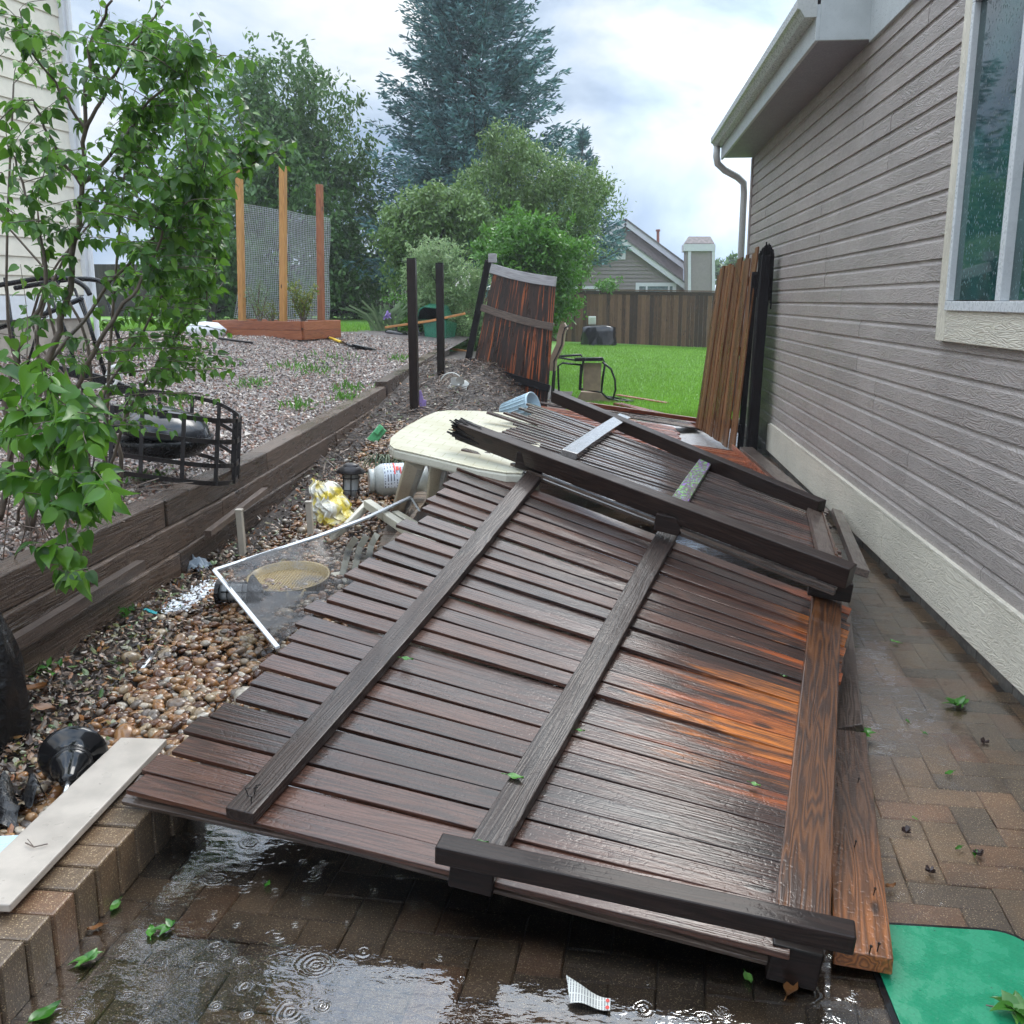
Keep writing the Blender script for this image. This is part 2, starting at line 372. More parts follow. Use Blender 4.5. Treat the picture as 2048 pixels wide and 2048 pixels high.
M['yellow'] = plain('yellow_grip', (.75, .50, .04), .4, var=.1, bump=.03)
M['purple'] = plain('purple_plastic', (.42, .30, .62), .4, var=.1)
M['red_clay'] = plain('wet_red_brick', (.26, .075, .05), .35, var=.3, bump=.3)
M['sling'] = plain('tan_sling_fabric', (.26, .18, .125), .6, var=.15, bump=.3, bs=200)
M['whiteplastic'] = plain('white_plastic', (.72, .72, .68), .3, var=.05, bump=.05)
M['bluegrey'] = plain('pale_blue_plastic', (.45, .60, .68), .3, var=.05)
M['bark'] = plain('bush_bark', (.11, .085, .062), .6, var=.4, bump=.8, bs=70)
M['darkbark'] = plain('tree_bark', (.045, .036, .03), .8, var=.4, bump=.8, bs=30)
M['twig'] = plain('twig_bark', (.15, .11, .085), .6, var=.3, bump=.3)
M['pebble'] = None
def pebblemat():
    t = NT('wet_river_pebbles'); rn = t.attr('rnd').outputs['Fac']
    c = t.ramp(rn, [(0, (.035, .020, .013)), (.18, (.14, .055, .024)), (.38, (.30, .135, .045)), (.58, (.36, .20, .09)), (.75, (.18, .15, .13)), (.88, (.40, .28, .15)), (1, (.52, .47, .40))])
    n = t.noise(t.coord('Object'), 45, 4); c = t.mix(t.rng(n, .35, .7), t.mix(.45, c, (.02, .012, .008)), c)
    return t.set(base=c, rough=.16, normal=t.bump(n, .15, .003))
M['pebble'] = pebblemat()
def gravelmat():
    t = NT('crushed_gravel'); rn = t.attr('rnd').outputs['Fac']
    c = t.ramp(rn, [(0, (.045, .036, .032)), (.25, (.135, .10, .082)), (.5, (.25, .19, .155)), (.7, (.24, .11, .065)), (.8, (.33, .27, .225)), (1, (.60, .54, .47))])
    return t.set(base=c, rough=.35)
M['gravelstone'] = gravelmat()
def groundgravel():
    t = NT('gravel_ground'); vo = t.n('ShaderNodeTexVoronoi'); vo.inputs['Scale'].default_value = 38; t.l(t.coord('Object'), vo.inputs['Vector'])
    sep = t.n('ShaderNodeSeparateColor'); t.l(vo.outputs['Color'], sep.inputs[0])
    c = t.ramp(sep.outputs[0], [(0, (.05, .042, .042)), (.25, (.15, .12, .115)), (.55, (.25, .20, .195)), (.72, (.22, .13, .10)), (.85, (.33, .28, .27)), (1, (.48, .46, .46))])
    return t.set(base=t.mix(t.rng(vo.outputs['Distance'], .35, .7), c, (.03, .025, .022)), rough=.4, normal=t.bump(vo.outputs['Distance'], -1., .02))
M['groundgravel'] = groundgravel()
def soil(name, cols, rough=.5):
    t = NT(name); v = t.coord('Object'); n = t.noise(v, 30, 6, .7); n2 = t.noise(v, 3, 3)
    c = t.ramp(n, [(.3, cols[0]), (.5, cols[1]), (.75, cols[2])])
    return t.set(base=t.mix(t.rng(n2, .3, .7), t.mix(.5, c, cols[0]), c), rough=rough, normal=t.bump(n, .9, .03))
M['mulch'] = soil('wet_mulch', ((.012, .009, .007), (.045, .030, .022), (.12, .085, .065)))
def litter():
    t = NT('dead_leaf'); rn = t.attr('rnd').outputs['Fac']
    c = t.ramp(rn, [(0, (.02, .013, .010)), (.3, (.07, .042, .028)), (.5, (.15, .085, .05)), (.65, (.24, .19, .14)), (.8, (.30, .11, .035)), (.9, (.07, .15, .035)), (1, (.35, .30, .24))])
    return t.set(base=c, rough=.32)
M['litter'] = litter()
def lawnmat():
    t = NT('lawn_grass'); v = t.coord('Object'); n = t.noise(v, 55, 5, .75); n2 = t.noise(t.coord('Object', (1.2, 4, 1)), 1.1, 4)
    c = t.ramp(n, [(.3, (.06, .17, .008)), (.52, (.155, .35, .03)), (.75, (.27, .50, .06))])
    c = t.mix(t.rng(n2, .3, .7), t.mix(.3, c, (.05, .16, .01)), c)
    return t.set(base=c, rough=.6, normal=t.bump(n, .8, .04))
M['lawn'] = lawnmat()
M['grass'] = leafmat('grass_blades', [(.075, .20, .015), (.155, .35, .03), (.27, .49, .055)], .4, .4)
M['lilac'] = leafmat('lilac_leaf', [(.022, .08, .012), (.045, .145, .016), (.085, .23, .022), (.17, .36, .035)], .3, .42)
M['ash'] = leafmat('loose_olive_foliage', [(.08, .15, .05), (.14, .24, .07), (.22, .34, .10)], .4, .3)
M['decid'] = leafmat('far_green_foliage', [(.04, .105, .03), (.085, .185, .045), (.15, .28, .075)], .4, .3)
M['willow'] = leafmat('silvery_willow_foliage', [(.10, .19, .08), (.20, .33, .13), (.34, .50, .20), (.50, .62, .36)], .4, .35)
M['shrub'] = leafmat('bright_shrub_foliage', [(.05, .14, .02), (.09, .24, .03), (.16, .36, .05)], .35, .35)
M['spruce'] = leafmat('blue_spruce_needles', [(.03, .08, .085), (.06, .15, .155), (.11, .24, .25), (.18, .33, .34)], .5, .15)
M['green_leaf'] = leafmat('fallen_green_leaf', [(.03, .12, .012), (.07, .24, .03), (.16, .36, .08)], .2, .2)
M['brown_leaf'] = leafmat('fallen_brown_leaf', [(.25, .10, .03), (.34, .16, .06)], .3, .2)
M['cone'] = plain('dark_seed_cluster', (.035, .018, .016), .4)
M['band'] = plain('blue_purple_paint', (.3, .2, .5), .3)
exec_parts = []
# ================================================================== SETTING: ground
def pavermat():
    t = NT('wet_clay_paver'); rn = t.attr('rnd').outputs['Fac']; v = t.coord('Object')
    c = t.ramp(rn, [(0, (.125, .085, .055)), (.3, (.18, .115, .065)), (.55, (.225, .135, .07)), (.8, (.24, .118, .06)), (1, (.27, .175, .10))])
    n = t.noise(v, 220, 2, .6); n2 = t.noise(v, 6, 5); sp = t.noise(v, 260, 1)
    c = t.mix(t.rng(n2, .3, .7), t.mix(.5, c, (.04, .033, .027)), c)
    c = t.mix(t.rng(n, .35, .65), t.mix(.4, c, (.02, .015, .012)), c)
    c = t.mix(t.rng(sp, .63, .68), c, (.50, .38, .22))
    return t.set(base=c, rough=t.rng(n2, .3, .7, .3, .5), normal=t.bump(n, .5, .003))
M['paver'] = pavermat()
mb = MB()
L_, W_, g_, ch = .232, .114, .003, .004
rot = R(-4); cr, sr = math.cos(rot), math.sin(rot)
base = MB()
def paver(cx, cy, lx, ly):
    # local (herringbone frame) centre and size -> world, flat top with a chamfer
    hx, hy = lx/2-g_/2, ly/2-g_/2
    q = [(-hx, -hy), (hx, -hy), (hx, hy), (-hx, hy)]
    V = [(cx+a, cy+b, -.03) for a, b in q]+[(cx+a, cy+b, -ch) for a, b in q]+[(cx+a*(1-ch/hx), cy+b*(1-ch/hy), 0) for a, b in q]
    dz = random.gauss(0, .0012)
    V = [(x*cr-y*sr, x*sr+y*cr, z+dz) for x, y, z in V]
    Fs = [[0, 1, 5, 4], [1, 2, 6, 5], [2, 3, 7, 6], [3, 0, 4, 7], [4, 5, 9, 8], [5, 6, 10, 9], [6, 7, 11, 10], [7, 4, 8, 11], [8, 9, 10, 11]]
    base.add(V, Fs)
U = W_
def inside(x, y): return -1.42 < x < 1.73 and .7 < y < 13.6
for i in range(-60, 190):
    for j in range(-60, 190):
        k = (i-j) % 4
        if k == 0: cx, cy, lx, ly = (i+1)*U, (j+.5)*U, L_, W_
        elif k == 3: cx, cy, lx, ly = (i+.5)*U, (j+1)*U, W_, L_
        else: continue
        wx, wy = cx*cr-cy*sr, cx*sr+cy*cr
        if inside(wx, wy): paver(cx, cy, lx, ly)
struct(base.build('patio', M['paver']))
b = MB(); b.grid(lambda s, t: V3(-1.5+3.3*s, .4+13.4*t, -.012), 2, 2); struct(b.build('patio_joint_sand', M['mulch']))
def watermat():
    t = NT('rain_water'); t.t.nodes.remove(t.b)
    v = t.coord('Object')
    H = None
    dn = t.n('ShaderNodeTexNoise'); dn.inputs['Scale'].default_value = 9; dn.inputs['Detail'].default_value = 3; t.l(v, dn.inputs['Vector']); ms_ = t.n('ShaderNodeVectorMath', operation='MULTIPLY_ADD'); t.l(dn.outputs['Color'], ms_.inputs[0]); ms_.inputs[1].default_value = (.045, .045, 0); t.l(v, ms_.inputs[2]); wv_ = ms_.outputs[0]
    for sc, loc, k in ((7.5, (0, 0, 0), 62), (13., (.37, .61, 0), 60), (5.2, (.2, .9, 0), 90)):
        vo = t.n('ShaderNodeTexVoronoi', voronoi_dimensions='2D'); vo.inputs['Scale'].default_value = sc
        mp = t.n('ShaderNodeMapping'); mp.inputs['Location'].default_value = loc; t.l(wv_, mp.inputs[0]); t.l(mp.outputs[0], vo.inputs['Vector'])
        sp = t.n('ShaderNodeSeparateColor'); t.l(vo.outputs['Color'], sp.inputs[0])
        on = t.rng(sp.outputs[0], .60, .62); rad = t.math('MULTIPLY_ADD', sp.outputs[1], .26, .08)
        fall = t.math('SUBTRACT', 1, t.math('DIVIDE', vo.outputs['Distance'], rad)); fall = t.math('MAXIMUM', fall, 0)
        ring = t.math('MULTIPLY', t.math('SINE', t.math('MULTIPLY', vo.outputs['Distance'], k)), t.math('MULTIPLY', on, t.math('SQRT', fall)))
        H = ring if H is None else t.math('ADD', H, ring)
    n = t.noise(t.coord('Object', (1, 1.6, 1)), 16, 3, .5); H = t.math('ADD', t.math('MULTIPLY', H, .30), t.math('MULTIPLY', n, 1.7))
    bp = t.bump(H, .42, .004)
    gl = t.n('ShaderNodeBsdfGlossy'); t.l(bp, gl.inputs['Normal']); gl.inputs[0].default_value = (.95, .97, 1, 1)
    tr = t.n('ShaderNodeBsdfTransparent')
    fr = t.n('ShaderNodeFresnel'); fr.inputs['IOR'].default_value = 2.15; t.l(bp, fr.inputs['Normal'])
    sep = t.n('ShaderNodeSeparateXYZ'); t.l(t.n('ShaderNodeNewGeometry').outputs['Position'], sep.inputs[0])
    x, y = sep.outputs[0], sep.outputs[1]
    nz = t.math('SUBTRACT', t.noise(v, 3.2, 4, .6), .5)
    dry = t.math('MULTIPLY', t.rng(t.math('ADD', x, nz), .6, .8), t.rng(t.math('ADD', y, nz), 3.6, 2.9))   # merely wet ground by the mat
    side = t.math('MULTIPLY', t.rng(x, .45, .7), t.rng(y, 2.4, 3.0))
    wet = t.math('SUBTRACT', t.math('SUBTRACT', 1., t.math('MULTIPLY', dry, .7)), t.math('MULTIPLY', side, .32))
    wet = t.math('MAXIMUM', wet, .12)
    patch = t.rng(t.noise(v, 4.5, 3), .12, .26)
    xw = t.math('ADD', x, t.math('MULTIPLY', nz, .25))
    band = t.math('MULTIPLY', t.math('MULTIPLY', t.rng(xw, .62, .8), t.rng(xw, 1.36, 1.30)), t.rng(t.math('ADD', y, nz), 2.3, 3.0))   # rain-beaten strip
    t.l(t.math('MULTIPLY_ADD', band, .42, .025), gl.inputs['Roughness']); t.l(t.math('MULTIPLY_ADD', band, 1.1, .42), bp.node.inputs['Strength'])
    k = t.math('MULTIPLY', t.math('MULTIPLY', fr.outputs[0], wet), patch)
    ms = t.n('ShaderNodeMixShader'); t.l(k, ms.inputs[0]); t.l(tr.outputs[0], ms.inputs[1]); t.l(gl.outputs[0], ms.inputs[2]); t.l(ms.outputs[0], t.out.inputs[0])
    return t.m
b = MB(); b.grid(lambda s, t: V3(-1.36+3.04*s, .4+12.9*t, .007), 4, 12); struct(b.build('rain_puddle', watermat()))
# rock bed / mulch slope, upper gravel yard, lawns
b = MB(); b.grid(lambda s, t: V3(-2.75+2.15*s, .8+16*t, 0)+V3(0, 0, bedz(-2.75+2.15*s, .8+16*t)-.012), 40, 120)
bed = b
v = bed.v[0]; CX = np.interp(v[:, 1], [1.5, 2.65, 3.2, 4.5, 5.3, 6.0, 8.6], [-1.37, -1.335, -1.2, -1.1, -1.2, -1.32, -1.47])-.03; v[:, 2] = np.where(v[:, 0] > CX, np.where(v[:, 1] < 8.6, -.03, v[:, 2]), v[:, 2])
struct(bed.build('planting_bed_soil', M['mulch'], smooth=True))
b = MB(); b.grid(lambda s, t: V3(-22+19.50*s, 1.2+16.6*t, yardz(-22+19.50*s, 1.2+16.6*t)), 60, 60); struct(b.build('gravel_yard', M['groundgravel'], smooth=True))
def upper(s, t):
    x = -40+38.6*s; y = 15+25*t; z = 1.06*(1-smooth(-4.6, -2.0, x)*1.0)
    return V3(x, y, max(z, .0)+.0)
def uz(x, y): return 1.06*(1-smooth(-4.6, -2., x))
b = MB(); b.grid(lambda s, t: V3(-60+58*s, 16.8+40*t, uz(-60+58*s, 17)), 60, 40); struct(b.build('upper_lawn', M['lawn'], smooth=True))
def lz(x, y): return .004+.17*smooth(20, 34, y)*(1-smooth(-2, 6, x))
b = MB(); b.grid(lambda s, t: V3(-2.6+30*s, 13.5+30*t, lz(-2.6+30*s, 13.5+30*t)), 40, 40); struct(b.build('lawn', M['lawn']))
b = MB(); b.grid(lambda s, t: V3(-400+800*s, -60+700*t, -.06), 8, 8); struct(b.build('ground', M['mulch']))
# grass blades, front of the lawn
def blades(N, x0, x1, y0, y1, zf, h, name):
    P = np.stack([RNG.uniform(x0, x1, N), y0+(y1-y0)*RNG.random(N)**1.6, np.zeros(N)], 1); P[:, 2] = zf(P[:, 0], P[:, 1])
    a = RNG.uniform(0, 6.28, N); l = RNG.uniform(.6, 1.3, N)*h; t = RNG.normal(0, .35, (N, 2))
    Mx = np.zeros((N, 3, 3)); Mx[:, 0, 0] = np.cos(a); Mx[:, 1, 0] = np.sin(a); Mx[:, 0, 1] = -np.sin(a); Mx[:, 1, 1] = np.cos(a)
    Mx[:, 0, 2] = t[:, 0]*l; Mx[:, 1, 2] = t[:, 1]*l; Mx[:, 2, 2] = l
    b = MB(); b.inst([(-.006, 0, 0), (.006, 0, 0), (0, 0, 1)], np.array([[0, 1, 2]]), Mx, P)
    o = b.build(name, M['grass']); o['kind'] = 'stuff'; return o
tag(blades(120000, -1.6, 4.6, 13.5, 33, lambda x, y: lz(x, y), .05, 'grass'), 'bright green mown grass of the lawn beyond the fallen fence', 'grass', kind='stuff')
tag(blades(14000, -13, -3.2, 16.9, 22, lambda x, y: uz(x, y), .07, 'upper_grass'), 'green grass strip behind the raised planting bed', 'grass', kind='stuff')
# stones
ICO = None
def ico():
    import bmesh
    bm = bmesh.new(); bmesh.ops.create_icosphere(bm, subdivisions=1, radius=1)
    V = np.array([v.co[:] for v in bm.verts]); Fc = np.array([[q.index for q in f.verts] for f in bm.faces]); bm.free(); return V, Fc
IV, IF = ico()
import bmesh
bm = bmesh.new(); bmesh.ops.create_icosphere(bm, subdivisions=2, radius=1); IV2 = np.array([v.co[:] for v in bm.verts]); IF2 = np.array([[q.index for q in f.verts] for f in bm.faces]); bm.free()
def rotm(N, tilt=.4):
    a = RNG.uniform(0, 6.28, N); b_ = RNG.normal(0, tilt, N); c = RNG.normal(0, tilt, N)
    ca, sa, cb, sb, cc, sc = np.cos(a), np.sin(a), np.cos(b_), np.sin(b_), np.cos(c), np.sin(c); z = np.zeros(N); o = np.ones(N)
    A = np.array([[ca, -sa, z], [sa, ca, z], [z, z, o]]).transpose(2, 0, 1); B = np.array([[cb, z, sb], [z, o, z], [-sb, z, cb]]).transpose(2, 0, 1); Cc = np.array([[o, z, z], [z, cc, -sc], [z, sc, cc]]).transpose(2, 0, 1)
    return A @ B @ Cc
def stones(b, N, P, size, flat=(.75, .5), V=IV2, Fc=IF2, rn=None, tilt=.3):
    s = size*RNG.lognormal(0, .28, N); sc = np.zeros((N, 3, 3)); sc[:, 0, 0] = s; sc[:, 1, 1] = s*RNG.uniform(flat[0]-.12, flat[0]+.15, N); sc[:, 2, 2] = s*RNG.uniform(flat[1]-.12, flat[1]+.12, N)
    b.inst(V, Fc, rotm(N, tilt) @ sc, P, rn)
N = 7400; P = np.zeros((N, 3)); P[:, 1] = 1.5+7.8*RNG.random(N)**1.25
cxs = np.interp(P[:, 1], [1.5, 2.65, 3.2, 4.5, 5.3, 6.0, 8.6], [-1.37, -1.335, -1.2, -1.1, -1.2, -1.32, -1.47])-.10
lft = np.interp(P[:, 1], [1.5, 2.4, 3.0, 3.6, 4.2, 5.2, 9], [-1.62, -1.70, -1.78, -1.9, -2.05, -2.1, -2.1])
P[:, 0] = lft+RNG.normal(0, .05, N)+(cxs-lft)*RNG.random(N)
P[:, 0] = np.minimum(P[:, 0], cxs+.02)
P[:, 2] = bedz(P[:, 0], P[:, 1])+RNG.uniform(-.004, .022, N)
b = MB(); stones(b, N, P, .021); o = b.build('river_pebbles', M['pebble'], smooth=True); tag(o, 'wet rounded tan and brown river pebbles in the bed beside the fallen fence', 'pebbles', kind='stuff')
# gravel stones on the upper yard
N = 60000; P = np.zeros((N, 3)); P[:, 1] = 3.2+13*RNG.random(N)**1.2; P[:, 0] = -2.56-RNG.random(N)**1.1*(1.5+P[:, 1]*.45); P[:, 2] = yardz(P[:, 0], P[:, 1])+RNG.uniform(-.004, .008, N)
b = MB(); stones(b, N, P, .0165, (.75, .6), np.array([(1, 0, 0), (-.9, .1, 0), (0, 1, .1), (.1, -1, 0), (0, .1, 1), (0, 0, -1.)]), np.array([[0, 2, 4], [2, 1, 4], [1, 3, 4], [3, 0, 4], [2, 0, 5], [1, 2, 5], [3, 1, 5], [0, 3, 5]]), tilt=.8)
tag(b.build('gravel_stones', M['gravelstone']), 'grey pink crushed gravel covering the raised yard', 'gravel', kind='stuff')
# leaf litter: curled bits along the wall foot and over the mulch slope
LV = np.array([(-.5, 0, .06), (-.2, -.26, 0), (.25, -.2, .03), (.55, 0, .12), (.25, .2, -.02), (-.2, .26, .05), (0, 0, .1)]); LF = np.array([[0, 1, 6], [1, 2, 6], [2, 3, 6], [3, 4, 6], [4, 5, 6], [5, 0, 6]])
def litter_pts(N, xr, yr, lift=.03):
    P = np.zeros((N, 3)); P[:, 0] = RNG.uniform(*xr, N); P[:, 1] = RNG.uniform(*yr, N); P[:, 2] = bedz(P[:, 0], P[:, 1])+RNG.uniform(0, lift, N); return P
b = MB()
P = np.vstack([litter_pts(5200, (-2.40, -1.86), (2.4, 5.5)), litter_pts(3800, (-2.4, -1.66), (1.4, 3.1)), litter_pts(2200, (-2.4, -1.5), (5.2, 8.2), .04), litter_pts(2600, (-2.4, -.8), (8, 13.8), .05)])
N = len(P); s = RNG.uniform(.012, .045, N)
b.inst(LV, LF, rotm(N, .5)*s[:, None, None], P)
N = 2600; P = litter_pts(N, (-2.35, -.9), (7.4, 13.8), .04); sc = np.zeros((N, 3, 3)); l = RNG.uniform(.03, .12, N); sc[:, 0, 0] = l; sc[:, 1, 1] = .006; sc[:, 2, 2] = .004
b.inst(IV, IF, rotm(N, .25) @ sc, P, RNG.uniform(0, .65, N))
tag(b.build('leaf_litter', M['litter']), 'wet dead leaves and bark bits along the foot of the timber wall', 'leaf litter', kind='stuff')
# ================================================================== GREY HOUSE on the right
WX = 1.68; YA, YB = -3.0, 12.65; ZS = 3.28
house = thing('grey_house', 'grey lap sided house wall with pale trim and gutter on the right', 'house', (WX, 5, 0))
b = MB(); z = .335; ex = .1135; k = 0
while z < 3.75:
    ys = [YA]; y = YA+random.uniform(.6, 3.4)
    cut = {0: 4.4, 1: 5.6, 2: 5.6, 3: 5.6, 4: 6.4, 5: 6.4, 6: 6.4, 7: 6.9, 8: 6.9, 9: 6.9, 10: 7.5, 11: 7.5, 12: 8.1, 13: 8.1, 14: 8.1, 15: 8.4, 16: 8.4, 17: 8.4}.get(k, (6.5, 7.2, 5.9)[(k//3) % 3])
    ys = [YA, cut-4.9, cut, min(cut+4.9, YB-.05), YB] if cut-4.9 > YA else [YA, cut, min(cut+4.9, YB-.05), YB]
    for a, c in zip(ys[:-1], ys[1:]):
        lo, hi = .0, .0
        # lapped board: thick bottom edge, thin top
        prof = [(-.0, 0), (-.021, 0), (-.021, ex*.72), (-.010, ex*.86), (-.009, ex+.01), (0, ex+.01)]
        rn = random.random(); off = V3(rn*37, rn*91, 0); jx = random.uniform(-.0025, .0015)
        V = []; PC = []
        for yy in (a+.003, c-.003):
            for (q, zz) in prof: V.append((WX+.022+q+(jx if q < -.001 else 0), yy, z+zz)); PC.append(off+V3(yy, q, zz))
        b.add(V, [[i, 6+i, 6+(i+1) % 6, (i+1) % 6] for i in range(6)]+[list(range(6)), list(range(6, 12))[::-1]], PC, rn)
    z += ex; k += 1
b.build('siding', M['siding'], house)
b = MB()
for y in np.arange(YA+.2, YB, 1.22): pass
for sy in (4.9, 9.2, 6.9, 8.4, 5.7): pass
b.box((WX+.16, (YA+YB)/2, 2.0), (.24, YB-YA-.02, 4.2)); b.build('wall_core', M['concrete'], house)
b = MB(); b.plank([(WX-.006, YA, .205), (WX-.006, 5.9, .205)], .028, .27, (0, 0, 1)); b.plank([(WX-.006, 5.905, .205), (WX-.006, 10.35, .205)], .028, .27, (0, 0, 1))
b.plank([(WX-.004, YA, .352), (WX-.004, 10.2, .352)], .036, .022); b.build('skirt_board', M['trim'], house, bevel=.004)
b = MB()
for y in np.arange(YA, YB, .41): b.box((WX+.035, y+.205, .03), (.05, .402, .12))
b.build('foundation', M['concrete'], house, bevel=.004)
ye = 7.1
b = MB(); b.prism([(1.335, ye, ZS), (WX+.02, ye, ZS), (WX+.02, 12.72, ZS+.01), (1.335, 12.72, ZS+.01)], (0, 0, .012)); b.build('soffit', M['soffit'], house)
b = MB(); b.plank([(1.322, ye, ZS+.10), (1.322, 12.72, ZS+.10)], .026, .22)            # eave fascia
b.plank([(1.335, ye+.012, ZS+.29), (WX+.02, ye+.012, ZS+.29)], .026, .60)               # square return facing the camera
b.plank([(WX-.012, YA, ZS+.30), (WX-.012, ye, ZS+.30)], .026, .66)                     # upper fascia along the wall
b.build('fascia', M['fascia'], house, bevel=.003)
def gutter(y0, y1, name, x=1.31, z0=ZS+.135):
    prof = [(0, 0), (-.075, 0), (-.105, .045), (-.125, .055), (-.125, .115), (-.118, .115), (-.118, .06), (-.1, .052), (-.072, .006), (0, .006)]
    b = MB(); V = []; n = len(prof)
    for yy in (y0, y1):
        for q, zz in prof: V.append((x+q, yy, z0+zz))
    b.add(V, [[k, (k+1) % n, n+(k+1) % n, n+k] for k in range(n)])
    for yy, r in ((y0-.002, 0), (y1+.002, 1)): b.prism([(x, yy, z0-.002), (x-.077, yy, z0-.002), (x-.107, yy, z0+.044), (x-.128, yy, z0+.054), (x-.128, yy, z0+.117), (x, yy, z0+.117)], (0, .003*(1 if r else -1), 0))
    return b.build(name, M['gutter'], house)
gutter(ye-.0, 12.75, 'gutter')
b = MB(); b.prism([(1.30, ye-.02, ZS+.262), (1.62, ye-.02, ZS+.37), (1.62, 12.74, ZS+.37), (1.30, 12.74, ZS+.262)], (0, 0, .012)); b.prism([(1.62, YA, ZS+.64), (3.2, YA, ZS+1.1), (3.2, 12.74, ZS+1.1), (1.62, 12.74, ZS+.64)], (0, 0, .012)); b.build('roof', M['roof'], house)
b = MB(); b.tube([(1.25, 12.66, ZS+.135), (1.25, 12.66, ZS+.02), (1.27, 12.68, ZS-.06), (1.36, 12.72, ZS-.13), (1.52, 12.74, ZS-.21), (1.60, 12.75, ZS-.28), (1.61, 12.75, ZS-.4), (1.61, 12.75, .2)], .042, 10)
dsp = b.build('downspout', M['gutter'], house, smooth=True)
b = MB(); b.plank([(WX+.0, 12.60, .3), (WX+.0, 12.60, 3.27)], .11, .03, (1, 0, 0)); b.build('corner_board', M['siding'], house)
# window
wf = MB(); ya, yb, z0, z1 = 3.2, 5.08, 1.60, 2.97
xs = WX-.012
wf.plank([(xs, yb+.075, z0-.20), (xs, yb+.075, z1+.16)], .13, .04, (1, 0, 0)); wf.plank([(xs, ya-.075, z0-.20), (xs, ya-.075, z1+.16)], .13, .04, (1, 0, 0))
wf.plank([(xs, ya-.008, z0-.125), (xs, yb+.008, z0-.125)], .04, .15); wf.plank([(xs, ya-.008, z1+.085), (xs, yb+.008, z1+.085)], .04, .15)
win = wf.build('window', M['trim'], house, bevel=.004)
b = MB(); xf = WX-.02
b.plank([(xf, ya, z0-.028), (xf, yb, z0-.028)], .05, .045); b.plank([(xf, ya, z1-.012), (xf, yb, z1-.012)], .05, .04)
b.plank([(xf, yb-.018, z0-.004), (xf, yb-.018, z1-.034)], .034, .05, (1, 0, 0)); b.plank([(xf+.004, 4.43, z0-.004), (xf+.004, 4.43, z1-.034)], .055, .05, (1, 0, 0)); b.plank([(xf, ya+.018, z0-.004), (xf, ya+.018, z1-.034)], .034, .05, (1, 0, 0))
b.build('frame', M['vinyl'], win, bevel=.003)
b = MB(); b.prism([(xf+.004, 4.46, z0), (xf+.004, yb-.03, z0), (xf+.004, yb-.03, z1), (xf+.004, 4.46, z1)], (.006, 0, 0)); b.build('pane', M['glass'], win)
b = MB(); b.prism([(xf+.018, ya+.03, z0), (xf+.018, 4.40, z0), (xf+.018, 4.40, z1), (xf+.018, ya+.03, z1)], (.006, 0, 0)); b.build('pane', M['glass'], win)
# ================================================================== CREAM HOUSE on the left
HXc, HYc = -6.15, 11.2
lh = thing('cream_house', 'cream lap sided neighbour house with white corner trim on the left', 'house', (HXc, HYc, .9))
ldir = nrm(V3(-.16, -1, 0)); lnor = nrm(V3(1, -.16, 0)); c0 = V3(HXc, HYc, 0)
b = MB(); z = 1.66
while z < 5.3:
    p0 = c0+V3(0, 0, z); V = []; PC = []
    for d in (0, 12):
        for q, zz in ((0, 0), (.022, 0), (.006, .21), (0, .21)): V.append(p0+ldir*d+lnor*q+V3(0, 0, zz)); PC.append(V3(d, q, z+zz))
    b.add(V, [[0, 4, 5, 1], [1, 5, 6, 2], [2, 6, 7, 3]], PC, random.random()); z += .2
b.build('siding', M['cream'], lh)
b = MB(); q0 = c0-lnor*3; b.prism([c0+V3(0, 0, .5)-lnor*.01, c0+ldir*12+V3(0, 0, .5)-lnor*.01, c0+ldir*12-lnor*3+V3(0, 0, .5), c0-lnor*3+V3(0, 0, .5)], (0, 0, 5.4)); b.build('wall', M['cream'], lh)
b = MB(); b.plank([c0-ldir*.03+V3(0, 0, 1.4), c0-ldir*.03+V3(0, 0, 5.6)], .13, .14, tuple(lnor)); b.build('corner_trim', M['white'], lh)
b = MB(); b.plank([c0+lnor*.02+V3(0, 0, 1.52), c0+ldir*12+lnor*.02+V3(0, 0, 1.52)], .05, .25); b.build('skirt_board', M['white'], lh)
b = MB(); b.plank([c0+lnor*.05+V3(0, 0, 5.35), c0+ldir*12+lnor*.05+V3(0, 0, 5.35)], .10, .75); b.build('fascia', M['white'], lh)
b = MB(); b.plank([c0-lnor*.03+V3(0, 0, .9), c0+ldir*12-lnor*.03+V3(0, 0, .9)], .09, .98); b.build('foundation', M['tan'], lh)
b = MB(); b.plank([c0+ldir*3.2+lnor*.07+V3(0, 0, 1.7), c0+ldir*3.2+lnor*.07+V3(0, 0, 3.7)], .34, .12, tuple(lnor)); b.build('utility_cover', M['cream'], lh)
b = MB(); b.tube([c0-ldir*.02+lnor*.11+V3(0, 0, .9), c0-ldir*.02+lnor*.11+V3(0, 0, 5.6)], .03, 8); b.build('downspout', M['white'], lh)
ww = MB(); cw = c0+ldir*3.3
for k in range(9):
    A = [cw+ldir*(1.0*math.cos(a))+lnor*(.75*math.sin(a)+.05) for a in np.linspace(0, math.pi, 15)]
    ww.tube([p+V3(0, 0, .82+k*.075) for p in A], .04, 6)
ww.lathe([(.02, 0)], cw+V3(0, 0, .8)) if False else None
tag(ww.build('window_well', M['corr'], smooth=True), 'ribbed galvanised window well against the cream house foundation', 'window well')
